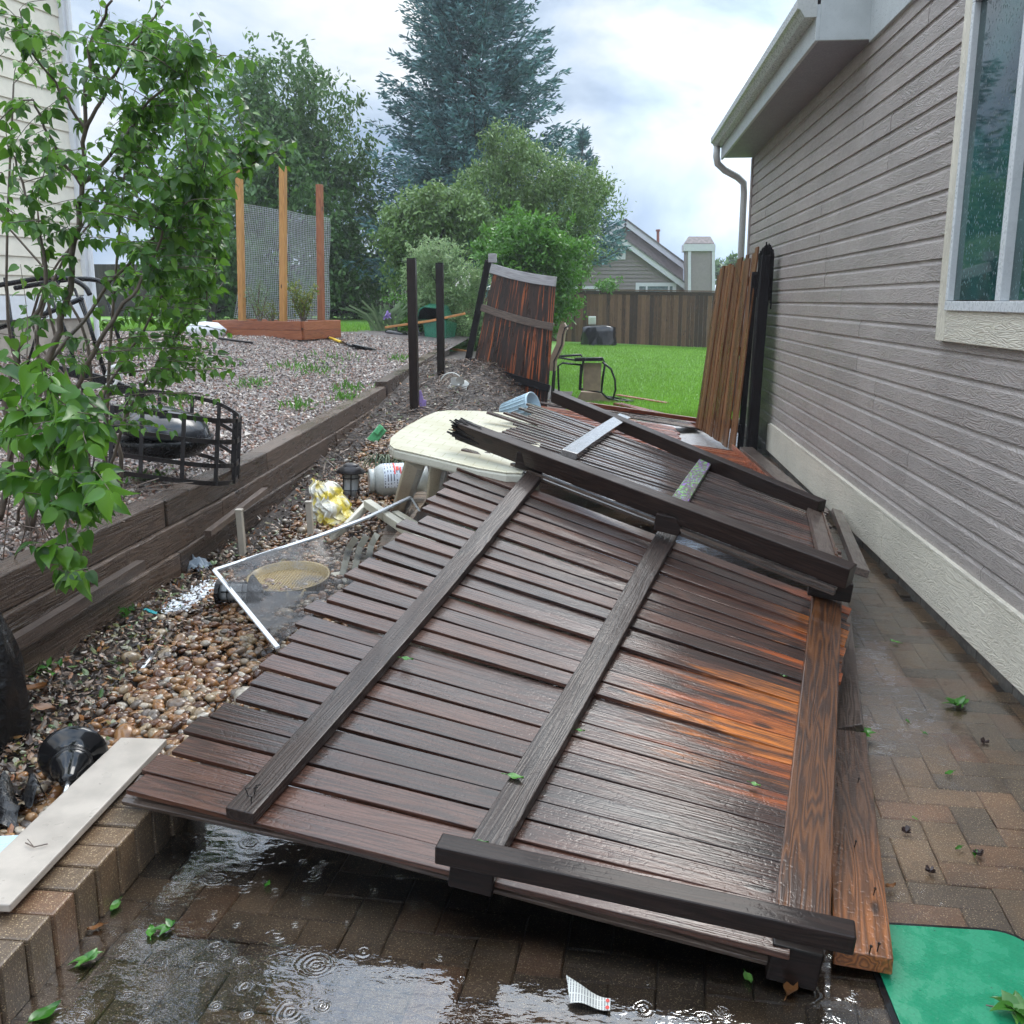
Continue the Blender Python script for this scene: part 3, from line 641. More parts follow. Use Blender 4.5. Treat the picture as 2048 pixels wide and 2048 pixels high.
# ================================================================== RETAINING WALL (timbers)
rw = thing('retaining_wall', 'stacked dark wet timber retaining wall beside the pebble bed', 'retaining wall', (-2.4, 6, 0))
def timber(y0, y1, x0, x1, z0_, z1_, h=.148, w_=.14):
    b = MB(); b.plank([(x0, y0, z0_), (x1, y1, z1_)], w_, h, seg=6); return b.build('timber', M['timber'], rw, bevel=.008)
lay = [(0.02, .0), (.17, .018), (.32, .036), (.47, .058)]
cuts = [[.8, 3.55, 6.4, 10.6], [.8, 5.0, 7.8, 10.6], [.8, 2.6, 5.7, 8.4, 10.6], [.8, 4.95, 6.6, 10.6]]
for (zc, sb), cs in zip(lay, cuts):
    for a, c in zip(cs[:-1], cs[1:]):
        j = random.uniform(-.008, .008); timber(a, c-.008, -2.36-sb+j-.012*(a-3), -2.36-sb+j-.012*(c-3), zc+.030*max(0, a-6.4), zc+.030*max(0, c-6.4))
for k, zc in enumerate((.20, .35, .50, .65)):
    timber(10.62, 13.0, -2.46-.012*k, -2.52-.012*k, zc, zc+.07); timber(13.01, 15.8, -2.52-.012*k, -2.60-.012*k, zc+.07, zc+.16)
b = MB(); b.plank([(-2.26, 3.15, .30), (-2.28, 4.45, .32)], .045, .05); b.plank([(-2.25, 5.2, .30), (-2.3, 6.3, .34)], .04, .035); tag(b.build('split_board', M['plankgrey'], rw), 'x', 'x') if False else b.build('split_strip', M['plankgrey'], rw)
def curbx(y): return float(np.interp(y, [1.5, 2.65, 3.2, 4.5, 5.3, 6.0, 8.6], [-1.37, -1.335, -1.2, -1.1, -1.2, -1.32, -1.47]))
# edging blocks (soldier course)
blk = thing('edging_block', 'dark wet paver block on edge, in the kerb row under the white board', 'edging block', (-1.37, 1.62, 0), 'edging blocks set on end along the patio')
b = MB(); b.box((-1.40, 1.62, .075), (.155, .096, .155)); b.build('block', M['paver'], blk, bevel=.007)
blk_cols = [M['paver']]
ORD = ['lowest', 'second', 'third', 'fourth', 'fifth', 'sixth', 'seventh', 'eighth', 'ninth', 'tenth', 'eleventh', 'twelfth']
blk['label'] = 'wet paver block on edge just under the lower left photo corner'
for k in range(1, 72):
    y = 1.62+k*.1005
    if y > 8.6: break
    near = y < 2.75
    if 2.75 < y < 5.5: continue      # wholly under the fallen panel
    o = copy_tree(blk, (curbx(y)+random.uniform(-.003, .003), y, random.uniform(-.004, .004)),
                  ORD[max(0, min(11, k-1))]+' kerb block up from the lower left corner, below the white board' if near else 'wet paver block on edge, in the kerb row beyond the plastic table leg')
    if k % 1 == 0:
        ch_ = o.children[0]; me = ch_.data.copy(); ch_.data = me; n_ = len(me.vertices); me.attributes['rnd'].data.foreach_set('value', np.full(n_, random.choice([.02, .1, .25, .3, .75, .5]), np.float32))
# ================================================================== FALLEN FENCE PANELS
class Patch:      # bilinear (twisted) sheet: s across (along the pickets), t along the rails
    def __init__(s, A, B, C, D, hump=0.): s.c = [V3(*q) for q in (A, B, C, D)]; s.h = hump
    def __call__(s, a, t, off=0.):
        A, B, C, D = s.c; p = A*(1-a)*(1-t)+B*a*(1-t)+C*a*t+D*(1-a)*t
        n = s.n(a, t); return p+n*(off+s.h*math.sin(math.pi*min(max(t, 0), 1)))
    def n(s, a, t):
        A, B, C, D = s.c; ds = (B-A)*(1-t)+(C-D)*t; dt = (D-A)*(1-a)+(C-B)*a; return nrm(np.cross(ds, dt))
def slats(patch, n, mat, parent, name='slat_panel', t0=0., t1=1., thick=.016, jit=.012, tilt=.006, s0=0., s1=1., bow=.004, bev=.002, alf=None):
    b = MB(); W = np.linalg.norm(patch(.5, 1)-patch(.5, 0))*(t1-t0)/n
    for k in range(n):
        t = t0+(k+.5)*(t1-t0)/n; a0 = s0+random.gauss(0, jit); a1 = s1+random.gauss(0, jit*.3); wv = W*random.uniform(.93, .965); dt_ = random.gauss(0, .0012)
        pts = []; ups = []; bw = random.gauss(0, bow); tl_ = random.gauss(.07, .025)
        for q in range(7):
            a = lerp(a0, a1, q/6); pts.append(patch(a, t+dt_*(q-3)*.5, bw*math.sin(math.pi*q/6)))
            nn = patch.n(a, t); d = nrm(patch(a, t+.01)-patch(a, t-.01)); ups.append(nrm(nn+d*(tl_*(1-q/6)+.022)))
        b.plank(pts, wv, thick, ups, rn=random.random(), aloff=alf(t) if alf else 0.)
    return b.build(name, mat, parent, bevel=bev)
def rail(patch, s, t0, t1, w_, h_, off, mat, parent, name='rail', n=8, ds=0., bev=.004, s_end=None):
    b = MB(); pts = []; ups = []
    for k in range(n+1):
        t = lerp(t0, t1, k/n); q = lerp(s, s if s_end is None else s_end, k/n)+ds*math.sin(math.pi*k/n)
        pts.append(patch(q, t, off)); ups.append(patch.n(q, t))
    b.plank(pts, w_, h_, ups); return b.build(name, mat, parent, bevel=bev)
# --- panel 1, nearest
P1 = Patch((-1.34, 2.43, .215), (.40, 2.06, .11), (1.06, 4.36, .25), (-.745, 5.0, .76), -.02)
f1 = thing('fallen_fence_panel', 'large dark wet picket fence panel lying nearest, with orange stain at its right end', 'fence panel', (-.2, 3.3, .1))
slats(P1, 27, M['picket'], f1, s0=0.0, s1=1.03, alf=lambda t: float(np.interp(t, [0, .14, .24, .36, .5, .78, .92, 1], [-.5, -.4, -.12, .02, .06, .02, -.08, -.1])))
b = MB(); pts = [G(236, 1592, .20), G(700, 1692, .16), G(1100, 1800, .105), G(1540, 1915, .065)]; pts = [p+V3(0, -.0, 0) for p in pts]
b.plank([p+V3(.02, .04, 0) for p in pts], .098, .017, (0, -.45, 1), seg=3); b.build('loose_picket', M['plankgrey'], f1, bevel=.002)
# find panel coordinates for rail ends by inverting the projection
def inv(patch, u, v, off=.03):
    best = None
    r0 = ray(u, v)
    a, t = .5, .5; step = .5
    for it in range(40):
        c = [(a+da*step, t+dt*step) for da in (-1, 0, 1) for dt in (-1, 0, 1)]
        def err(q):
            p = patch(q[0], q[1], off)-CAMP; p = p/np.linalg.norm(p); return np.linalg.norm(p-nrm(r0))
        n = min(c, key=err)
        if n == (a, t): step *= .6
        a, t = n
    return a, t
D_ = 1.06
def r_at(patch, p0, p1, off=.03): return inv(patch, p0[0]*D_, p0[1]*D_, off)+inv(patch, p1[0]*D_, p1[1]*D_, off)
a0, t0, a1, t1 = r_at(P1, (462, 1528), (1006, 900)); rail(P1, a0, t0-.01, t1+.02, .088, .038, .028, M['rail'], f1, s_end=a1)
a0, t0, a1, t1 = r_at(P1, (912, 1612), (1262, 1003)); rail(P1, a0, t0-.01, t1+.02, .094, .038, .028, M['rail'], f1, s_end=a1)
a0, t0, a1, t1 = r_at(P1, (1512, 1748), (1560, 1125)); rail(P1, a0, t0-.005, t1, .13, .036, .028, M['railbrown'], f1, s_end=a1)
def beam(p0, p1, w_, h_, mat, parent, name='post', up=(0, 0, 1), bev=.005, seg=6):
    b = MB(); b.plank([p0, p1], w_, h_, up, seg=seg); return b.build(name, mat, parent, bevel=bev)
# near post piece across the front and the stubs it sits on
q0, q1 = G(827*D_, 1600*D_, .265), G(1612*D_, 1770*D_, .19)
beam(q0, q1, .06, .052, M['post'], f1, up=(0, -.12, 1))
for (uu, vv, zz) in ((890, 1622, .22), (1500, 1790, .11)):
    p = G(uu*D_, vv*D_, zz); beam(p+V3(-.055, .02, -.035), p+V3(.06, .005, -.05), .05, .085 if uu < 1000 else .10, M['post'], f1, 'rail_stub')
# far beam lying over the rails and on the table
bL, bR = G(872*D_, 812*D_, .905), G(1606*D_, 1088*D_, .455)
beam(bL, bR, .085, .095, M['post'], f1, up=(0, -.10, 1))
for (uu, vv, zz, ww_) in ((1000, 868, .79, .07), (1568, 1108, .36, .09), (1262, 985, .58, .06)):
    p = G(uu*D_, vv*D_, zz); beam(p+V3(-ww_, .03, .0), p+V3(ww_, .0, -.02), .06, .085, M['post'], f1, 'rail_stub')
# charred fibrous end
b = MB(); dirb = nrm(bL-bR)
for k in range(150):
    o = V3(random.uniform(-.04, .04)*0, 0, 0)+np.cross(dirb, V3(0, 0, 1))*random.uniform(-.043, .043)+V3(0, 0, 1)*random.uniform(-.047, .05)
    b.plank([bL+o-dirb*random.uniform(.02, .16), bL+o*1.06+dirb*random.uniform(.0, .045)+V3(*[random.gauss(0, .008) for _ in range(3)])], random.uniform(.004, .012), random.uniform(.003, .009), (0, 0, 1))
b.build('splintered_end', M['char'], f1)
b = MB()
for k in range(7): o = V3(0, 0, random.uniform(-.02, .01)); b.plank([bL+dirb*.02+o+V3(0, -.03, .01), bL+dirb*random.uniform(.05, .075)+o+V3(0, -.03, .0)], .005, .004)
b.build('fresh_splinters', M['orangewood'], f1)
for off, zz in (((0, -.02, -.075), 0), ((0, -.0, -.1), 0)):        # thin boards under the beam
    beam(lerp(bL, bR, .16)+V3(*off), lerp(bL, bR, .97)+V3(*off), .03, .014, M['plankgrey'], f1, 'batten', bev=.002)
# --- panel 2, middle
P2 = Patch((-.79, 5.12, .77), (1.14, 4.72, .33), (1.50, 6.85, .17), (-.60, 7.35, .84), .0)
f2 = thing('fallen_fence_panel', 'second dark picket fence panel, lying behind the splintered beam and against the table', 'fence panel', (.3, 6, .2))
slats(P2, 26, M['picket2'], f2, jit=.03, s0=.03, s1=1.0)
a0, t0, a1, t1 = r_at(P2, (1085, 845), (1172, 795)); M['glarerail'] = wood('wet_glare_rail', [(.15, (.08, .07, .065)), (.5, (.17, .155, .145)), (.95, (.28, .26, .25))], (.06, .25), .5, vary=.1, spec=.9, coat=.6)  # wet rail, with the sky glare also put into its pale colour
rail(P2, a0, t0-.12, t1+.12, .10, .04, .03, M['glarerail'], f2, s_end=a1)
a0, t0, a1, t1 = r_at(P2, (1275, 955), (1330, 878)); ra, rt, rb, ru = a0, t0, a1, t1
def chalked():
    t = NT('chalk_painted_rail'); f = t.noise(t.coord('pc', (5, 150, 150)), 1, 3); c = t.ramp(f, [(.3, (.04, .032, .028)), (.7, (.2, .18, .16))])
    m1 = t.noise(t.coord('pc', (22, 70, 70), (1, 2, 3)), 1, 2); m2 = t.noise(t.coord('pc', (22, 70, 70), (9, 4, 7)), 1, 2)
    c = t.mix(t.rng(m1, .56, .60), c, (.22, .60, .10)); c = t.mix(t.rng(m2, .57, .61), c, (.30, .13, .50)); return t.set(base=c, rough=.4, normal=t.bump(f, .5, .003))
rail(P2, a0, t0-.06, t1+.1, .092, .04, .03, chalked(), f2, s_end=a1)
a0, t0, a1, t1 = r_at(P2, (1560, 1050), (1535, 965)); rail(P2, a0, t0-.05, t1+.02, .09, .036, .03, M['plankgrey'], f2, s_end=a1)
b = MB(); b.plank([P2(1.045, -.05, .02), P2(1.045, 1.0, .02)], .07, .036, tuple(P2.n(1, .5))); b.build('rail', M['plankgrey'], f2, bevel=.003)
b = MB(); b.plank([P2(.985, 0, .03), P2(.985, 1., .03)], .015, .05, tuple(P2.n(1, .5))); b.build('trim_strip', M['railbrown'], f2, bevel=.002)
b2L, b2R = G(1047*D_, 748*D_, .80), G(1550*D_, 958*D_, .30)
beam(b2L, b2R, .08, .095, M['post'], f2, up=(0, -.05, 1))
beam(b2R+V3(-.06, -.02, -.09), b2R+V3(.02, -.03, -.10), .07, .09, M['post'], f2, 'rail_stub')
# --- panel 3: red pickets lying flat
P3 = Patch((-.55, 7.6, .33), (1.50, 7.0, .075), (1.36, 10.0, .10), (-.75, 10.2, .35), 0)
f3 = thing('fallen_fence_panel', 'reddish orange picket fence panel lying flat near the house skirt board', 'fence panel', (.5, 8.6, .1))
slats(P3, 32, M['red'], f3, jit=.015, t1=.97)
beam(P3(1.02, .02, .03), P3(1.02, 1.0, .03), .13, .036, M['plankgrey'], f3, 'rail', bev=.003); beam(P3(.955, .02, .03), P3(.955, 1.0, .03), .018, .05, M['red'], f3, 'rail', bev=.003)
# --- panel 4: farther, red brown wet boards by the lawn
P4 = Patch((-.75, 10.35, .33), (1.1, 10.6, .04), (1.15, 12.7, .05), (-.9, 12.3, .40), 0)
f4 = thing('fallen_fence_panel', 'farthest fallen picket panel, wet reddish boards along the near edge of the lawn', 'fence panel', (.2, 11.5, .1))
slats(P4, 15, M['red'], f4, jit=.02, t1=.62, s1=.84); slats(P4, 7, M['picket2'], f4, t0=.7, t1=.98, s0=.1, s1=1.0, jit=.04, name='slat_strip')
beam(P4(.12, .8, .06), P4(1.03, .92, .06), .10, .05, M['red'], f4, 'rail')
# single long boards around
def board(name, label, p0, p1, w_, h_, mat, up=(0, 0, 1), cat='board', seg=5, group=None, twist=0.):
    b = MB()
    if twist:
        n = 8; b.plank([lerp(p0, p1, k/n) for k in range(n+1)], w_, h_, [nrm(V3(twist*(k/n-.5), 0, 1)) for k in range(n+1)])
    else: b.plank([p0, p1], w_, h_, up, seg=seg)
    o = b.build(name, mat, bevel=min(.004, h_*.2)); return tag(o, label, cat, group)
board('loose_board', 'thick brown nailed board right of the nearest fence panel, end on the green mat', G(1596*D_, 1388*D_, .065), G(1628*D_, 1815*D_, .055), .135, .045, M['loose'], cat='board')
for _u, _v in ((1612, 1600), (1655, 1795), (1640, 1800), (1618, 1480), (1648, 1690)):
    nb = MB(); p_ = G(_u*D_, _v*D_, .078); nb.tube([p_, p_+V3(.002, -.002, .022)], .0016, 5); nb.tube([p_+V3(.002, -.002, .022), p_+V3(.0025, -.0022, .024)], .004, 6)
    nb.build('nail', M['blackmetal'], bpy.data.objects['loose_board'])
board('loose_board', 'warped grey board end beside the nearest panel, behind the thick brown board', G(1598*D_, 1378*D_, .045), G(1578*D_, 1130*D_, .08), .12, .03, M['plankgrey'], twist=.7)
board('loose_board', 'thin brown board mostly hidden under the thick nailed one', G(1590*D_, 1700*D_, .018), G(1592*D_, 1400*D_, .02), .17, .018, M['plankgrey'])
board('loose_board', 'long wet reddish board along the lawn front, left of the amber pickets', G(1165*D_, 762*D_, .05), G(1340*D_, 806*D_, .06), .14, .04, M['red'])
board('loose_board', 'pale pointed picket lying on the lawn beside the toppled chair', G(1165*D_, 745*D_, .05), G(1258*D_, 760*D_, .03), .09, .018, M['red'])
board('white_board', 'long dirty white trim board lying over pebbles at the lower left', G(-40*D_, 1712*D_, .185), G(272*D_, 1398*D_, .185), .155, .022, M['white2'] if 'white2' in M else plain('dirty_white_board', (.42, .37, .315), .35, var=.14, bump=.1, bs=15), cat='board')
# --- standing amber gate leaf + charred post at the grey house
PG = Patch((1.10, 12.35, .06), (1.30, 12.3, 2.03), (1.50, 10.45, 2.10), (1.34, 10.32, .03), 0)
fg = thing('standing_gate', 'upright amber picket gate leaf standing open beside the grey house wall', 'gate', (1.3, 11.4, 0))
b = MB(); n = 19
for k in range(n):
    t = (k+.5)/n; top = 1.0+random.gauss(0, .012)-.05*(1-t); jo = random.uniform(-.014, .014); b.plank([PG(-.0, t, jo), PG(top, t, jo)], .104, .018, tuple(PG.n(.5, t)), seg=3, rn=random.random())
b.build('slat_panel', M['ambergate'], fg, bevel=.003)
PGS = -1 if np.dot(PG.n(.5, .5), CAMP-PG(.5, .5)) > 0 else 1
for s_ in (.12, .5, .86): beam(PG(s_, .02, PGS*.035), PG(s_, .98, PGS*.035), .09, .038, M['char'], fg, 'rail', up=tuple(PG.n(.5, .5)))
fp = thing('charred_post', 'thick blackened fence post with a ragged top against the grey siding', 'post', (1.53, 10.3, 0))
b = MB(); b.plank([(1.50, 10.30, -.02), (1.52, 10.30, 1.1), (1.55, 10.32, 2.04)], .10, .17, (0, 1, 0), seg=4); b.build('shaft', M['char'], fp, bevel=.01)
b = MB()
for k in range(120):
    x_, y_ = random.uniform(1.49, 1.62), random.uniform(10.26, 10.40); b.plank([(x_, y_, random.uniform(1.5, 1.98)), (x_+random.gauss(0, .004), y_, 2.18-abs(x_-1.56)*1.6-random.random()*.09)], .014, .010, (0, 1, 0))
b.build('ragged_top', M['char'], fp)
b = MB(); b.plank([(1.40, 10.42, 0), (1.47, 10.45, 1.88)], .06, .05, (0, 1, 0), seg=3); b.build('side_strip', M['char'], fp, bevel=.004)
# --- dark standing posts
def spost(u0, v0, u1, v1, y, label, w_=.088):
    p1 = Y(u1, v1, y); p0 = Y(u0, v0, y); p0 = V3(p1[0]+(p0[0]-p1[0]), y, p1[2]-.35)
    t = thing('fence_post', label, 'post', (p0[0], y, p0[2]), 'bare posts standing along the timber wall')
    b = MB(); b.plank([p0, V3(Y(u0, v0, y)[0], y, Y(u0, v0, y)[2])], w_, w_, (0, 1, 0), seg=5); b.build('shaft', M['post'], t, bevel=.006)
    b = MB(); q = Y(u0, v0, y); b.box(q+V3(0, 0, .006), (w_*.96, w_*.96, .012)); b.build('cap', M['char'], t); return t
spost(823, 519, 827, 822, 9.9, 'taller dark square post standing left, nearest along the timber wall')
spost(879, 528, 884, 761, 12.0, 'shorter dark square post standing right of the taller one, by the wheelbarrow')
# --- leaning gate panel at the back
gy = 13.6
gTL, gTR, gBR, gBL = Y(986, 528, gy+.25), Y(1112, 553, gy-.15), Y(1096, 800, gy-.15), Y(935, 742, gy+.3)
GP = Patch(gBL, gTL, gTR, gBR, 0)
fl = thing('leaning_fence_panel', 'dark charred upright fence panel with orange streaks leaning at the end of the timber wall', 'fence panel', tuple(gBL))
b = MB(); n = 13
for k in range(n):
    t = (k+.5)/n*.93+.06; b.plank([GP(-.07+random.gauss(0, .006), t), GP(.95, t)], .105, .018, tuple(-GP.n(.5, t)), seg=3, rn=random.random())
b.build('slat_panel', M['gate'], fl, bevel=.003)
M['palerail'] = wood('weathered_sheen_rail', [(.15, (.16, .15, .15)), (.5, (.30, .29, .29)), (.95, (.48, .47, .47))], (.2, .5), .8, vary=.2)  # weathered wood, lightened in colour to imitate the reflected sky
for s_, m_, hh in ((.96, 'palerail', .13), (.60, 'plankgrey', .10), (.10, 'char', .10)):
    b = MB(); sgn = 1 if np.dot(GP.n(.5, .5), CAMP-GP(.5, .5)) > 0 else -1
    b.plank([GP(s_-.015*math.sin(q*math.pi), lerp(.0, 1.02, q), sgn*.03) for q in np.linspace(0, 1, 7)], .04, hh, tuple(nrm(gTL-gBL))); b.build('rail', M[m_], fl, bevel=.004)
b = MB(); b.plank([gBL+V3(-.10, .02, -.35), GP(1.03, -.05)+V3(-.03, 0, 0)], .09, .09, (0, 1, 0), seg=4); b.build('post', M['char'], fl, bevel=.005)
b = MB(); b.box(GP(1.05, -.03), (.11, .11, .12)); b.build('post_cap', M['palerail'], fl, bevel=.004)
# --- back fences
def backfence(p0, p1, h, label, mat, cap=True):
    p0, p1 = V3(*p0), V3(*p1); t_ = thing('board_fence', label, 'fence', tuple(p0)); L = np.linalg.norm(p1-p0); n = int(L/.14); b = MB(); d = nrm(p1-p0); nn = np.cross(d, V3(0, 0, 1))
    for k in range(n):
        p = lerp(p0, p1, (k+.5)/n); b.plank([p+V3(0, 0, random.uniform(0, .02)), p+V3(0, 0, h-.03)], .135, .018, tuple(nn+d*random.gauss(0, .03)))
    b.build('slat_panel', mat, t_)
    if cap: b = MB(); b.plank([p0+V3(0, 0, h+.0), p1+V3(0, 0, h)], .15, .035); b.plank([p0+V3(0, 0, h-.09)-nn*-.025, p1+V3(0, 0, h-.09)-nn*-.025], .02, .11); b.build('cap_rail', mat, t_)
    b = MB(); pbk = p0-nn*.06
    for s in (.3, 1.5): b.plank([pbk+V3(0, 0, s), p1-nn*.06+V3(0, 0, s)], .04, .09)
    b.build('rail', mat, t_)
backfence((-6.5, 36.6, .2), (10.5, 30.6, -.08), 1.84, 'brown stained board fence across the back of the lawn', M['backfence'])
backfence((-26, 31, 1.0), (-5.5, 33.5, 1.0), 1.8, 'dark shaded board fence behind the trees on the left', M['shadefence'], False)
# ================================================================== FAR HOUSE
hy = 46.
fh = thing('gabled_house', 'grey gabled house with pale trim and chimney beyond the brown fence', 'house', tuple(Y(1300, 600, hy)*V3(1, 1, 0)))
M['fsid'] = plain('far_siding', (.235, .20, .20), .6, var=.06, bs=5); M['ftrim'] = plain('far_trim', (.52, .52, .56), .5, var=.04)
def hp(u, v, y=hy): return Y(u, v, y)
def wallprism(name, pts, y, depth, mat, par):
    b = MB(); b.prism([hp(u, v, y) for u, v in pts], (0, depth, 0)); return b.build(name, mat, par)
wallprism('wall', [(1090, 640), (1090, 602), (1244, 484), (1374, 578), (1374, 640)], hy, 6, M['fsid'], fh)
wallprism('upper_wall', [(1130, 640), (1130, 530), (1251, 447), (1367, 532), (1367, 640)], hy+1.2, 7, M['fsid'], fh)
def lines(y, pts0, v0, v1, step, par, col):  # lap lines
    pass
def bargeboard(ua, va, ub, vb, y, par, th=.24):
    b = MB(); p, q = hp(ua, va, y), hp(ub, vb, y); b.plank([p+V3(0, 0, -th/2), q+V3(0, 0, -th/2)], .12, th, (0, 0, 1)); b.build('bargeboard', M['ftrim'], par)
    b = MB(); b.plank([p+V3(0, 3.5, .04), q+V3(0, 3.5, .04)], 7.2, .07, (0, 0, 1)); b.build('roof', M['roof'], par)
bargeboard(1244, 475, 1374, 570, hy-.25, fh); bargeboard(1244, 475, 1100, 580, hy-.25, fh)
bargeboard(1251, 440, 1370, 528, hy+.95, fh); bargeboard(1251, 440, 1120, 530, hy+.95, fh)
# lap siding lines as real thin boards
b = MB(); y_ = hy-.03
zt = hp(1244, 484)[2]; xm = hp(1244, 484)[0]; xl, xr = hp(1090, 600)[0], hp(1372, 600)[0]; z_ = .9
while z_ < zt-.25:
    fr = min(1., (zt-z_)/(zt-hp(1374, 578)[2])); b.plank([(xm-(xm-xl)*fr, y_, z_), (xm+(xr-xm)*fr*.97, y_, z_)], .03, .02); z_ += .17
b.build('lap_lines', M['fsid'], fh)
def fwin(u0, v0, u1, v1, y, par, nm='window', div=0, gm=None):
    b = MB(); p, q = hp(u0, v0, y), hp(u1, v1, y); w_ = .16 if div else .13; z0_, z1_ = q[2], p[2]
    for a, c in (((p[0], z1_), (q[0], z1_)), ((p[0], z0_), (q[0], z0_))): b.plank([(a[0]-w_/2, y-.05, a[1]), (c[0]+w_/2, y-.05, c[1])], .06, w_)
    for x_ in [p[0], q[0]]+([lerp(p[0], q[0], .25), lerp(p[0], q[0], .85)] if div else []): b.plank([(x_, y-.052, z0_+w_/2), (x_, y-.052, z1_-w_/2)], w_*(1 if x_ in (p[0], q[0]) else .5), .06, (0, 1, 0))
    f_ = b.build(nm, M['ftrim'], par)
    b = MB(); b.prism([(p[0], y-.03, z0_), (q[0], y-.03, z0_), (q[0], y-.03, z1_), (p[0], y-.03, z1_)], (0, .01, 0)); b.build('pane', gm, f_)
M['fglass'] = plain('far_glass', (.10, .15, .16), .05, var=.3, bump=0); fwin(1275, 569, 1348, 596, hy, fh, div=1, gm=M['fglass']); fwin(1227, 490, 1248, 516, hy, fh, 'gable_vent', gm=M['fsid']); fwin(1150, 575, 1195, 600, hy, fh, gm=M['fglass'])
cy = hy-1.2
chm = MB(); chm.prism([hp(1372, 640, cy), hp(1372, 500, cy), hp(1427, 500, cy), hp(1427, 640, cy)], (0, 1.3, 0)); ch_o = chm.build('chimney', M['fsid'], fh)
b = MB(); b.prism([hp(1368, 502, cy-.1), hp(1368, 488, cy-.1), hp(1431, 488, cy-.1), hp(1431, 502, cy-.1)], (0, 1.5, 0))
for u_ in (1379, 1427): b.plank([hp(u_, 640, cy-.04), hp(u_, 502, cy-.04)], .13, .07, (0, 1, 0))
b.build('chimney_trim', M['ftrim'], ch_o)
b = MB(); p = [hp(1370, 487, cy), hp(1429, 487, cy)]; q = [hp(1378, 473, cy+.3), hp(1421, 473, cy+.3)]
b.add([p[0], p[1], p[1]+V3(0, 1.3, 0), p[0]+V3(0, 1.3, 0), q[0], q[1], q[1]+V3(0, .7, 0), q[0]+V3(0, .7, 0)], [[0, 1, 5, 4], [1, 2, 6, 5], [2, 3, 7, 6], [3, 0, 4, 7], [4, 5, 6, 7]]); b.build('chimney_cap', plain('chimney_cap_metal', (.22, .18, .165), .5), ch_o)
b = MB(); b.tube([hp(1316, 500, hy+2), hp(1316, 461, hy+2)], .07, 8); b.tube([hp(1316, 463, hy+2), hp(1316, 459, hy+2)], .11, 8); b.build('vent_pipe', plain('rusty_pipe', (.25, .09, .07), .5), fh)
b = MB(); p = hp(1424, 583, 52); b.prism([p, p+V3(2.4, 0, 1.6), p+V3(5, 0, 1.6), p+V3(5, 0, -1)], (0, 4, 0)); tag(b.build('pale_roof', plain('pale_blue_roof', (.55, .60, .68), .4)), 'pale bluish roof just showing right of the far chimney', 'roof')
# ================================================================== SMALLER THINGS
# covered cooler unit + white vent box
b = MB(); ac = Y(1197, 684, 32.6); ac[2] = lz(ac[0], ac[1]); nk = 22; prof = []
def acov(s, t):
    a = s*2*math.pi; r = (1, .97, .93, .9, .6, 0)[min(5, int(t*5+.001))]; z_ = (0, .18, .40, .58, .64, .66)[min(5, int(t*5+.001))]
    k = (abs(math.cos(a))**4+abs(math.sin(a))**4)**(-.25); wob = 1+.05*math.sin(a*9+z_*8)+.03*math.sin(a*17)
    return ac+V3(.60*k*r*wob*math.cos(a)*.95, .45*k*r*wob*math.sin(a), z_)
b.grid(acov, 40, 5); tag(b.build('covered_cooler', M['blackplastic'], smooth=True), 'low unit wrapped in black plastic at the foot of the back fence', 'covered unit')
vb = thing('vent_box', 'small white louvred vent box on top of the black covered unit', 'vent box', tuple(ac+V3(-.22, 0, .66)))
b = MB(); b.box(ac+V3(-.22, 0, .80), (.24, .22, .26)); b.build('housing', M['whiteplastic'], vb, bevel=.01)
b = MB()
for k in range(4): b.plank([ac+V3(-.33, -.125, .72+k*.055), ac+V3(-.11, -.125, .72+k*.055)], .03, .012)
b.build('louvre', M['whiteplastic'], vb)
# green mat
b = MB(); P_ = []
def rr(x0, y0, x1, y1, r_, n_=7):
    o = []
    for cx_, cy_, a0_ in ((x1-r_, y0+r_, -90), (x1-r_, y1-r_, 0), (x0+r_, y1-r_, 90), (x0+r_, y0+r_, 180)):
        for k in range(n_+1): a = R(a0_+90*k/n_); o.append((cx_+r_*math.cos(a), cy_+r_*math.sin(a)))
    return o
mt = thing('green_mat', 'green textured plastic mat with a black rim on the pavers at lower right', 'mat', (.86, 2.05, .004))
mo = G(1686*D_, 1760*D_); 
def matpts(gr): return [V3(mo[0]-.09+x*math.cos(.0)-y*math.sin(.02)*0, mo[1]+.015-y, .0) for x, y in [(px-.0, py) for px, py in rr(0-gr, 0-gr, .42+gr, .80+gr, .09+gr)]]
b = MB(); b.prism([p+V3(0, 0, .008) for p in matpts(.008)], (0, 0, .006)); b.build('rim', M['blackplastic'], mt)
def matmat():
    t = NT('green_mat_plastic'); v = t.coord('Object', (1, 1, 1)); mp = t.n('ShaderNodeMapping'); mp.inputs['Rotation'].default_value = (0, 0, R(45)); t.l(v, mp.inputs[0])
    ck = t.n('ShaderNodeTexBrick'); ck.inputs['Scale'].default_value = 28; ck.inputs['Mortar Size'].default_value = .06; ck.inputs['Brick Width'].default_value = .5; ck.inputs['Row Height'].default_value = .5; t.l(mp.outputs[0], ck.inputs['Vector'])
    n = t.noise(v, 14, 5); n2 = t.noise(v, 120, 3)
    c = t.mix(t.rng(n, .35, .65), (.014, .24, .115), (.02, .29, .145)); c = t.mix(t.math('MULTIPLY', ck.outputs['Fac'], t.rng(n, .5, .7, 0, .6)), c, (.01, .22, .11)); c = t.mix(t.rng(n2, .68, .75), c, (.02, .05, .03))
    return t.set(base=c, rough=t.rng(n, .4, .6, .1, .35), normal=t.bump(t.math('ADD', ck.outputs['Fac'], n2), .3, .002))
b = MB(); b.prism([p+V3(0, 0, .0145) for p in matpts(-.006)], (0, 0, .004)); b.build('surface', matmat(), mt, bevel=.002)
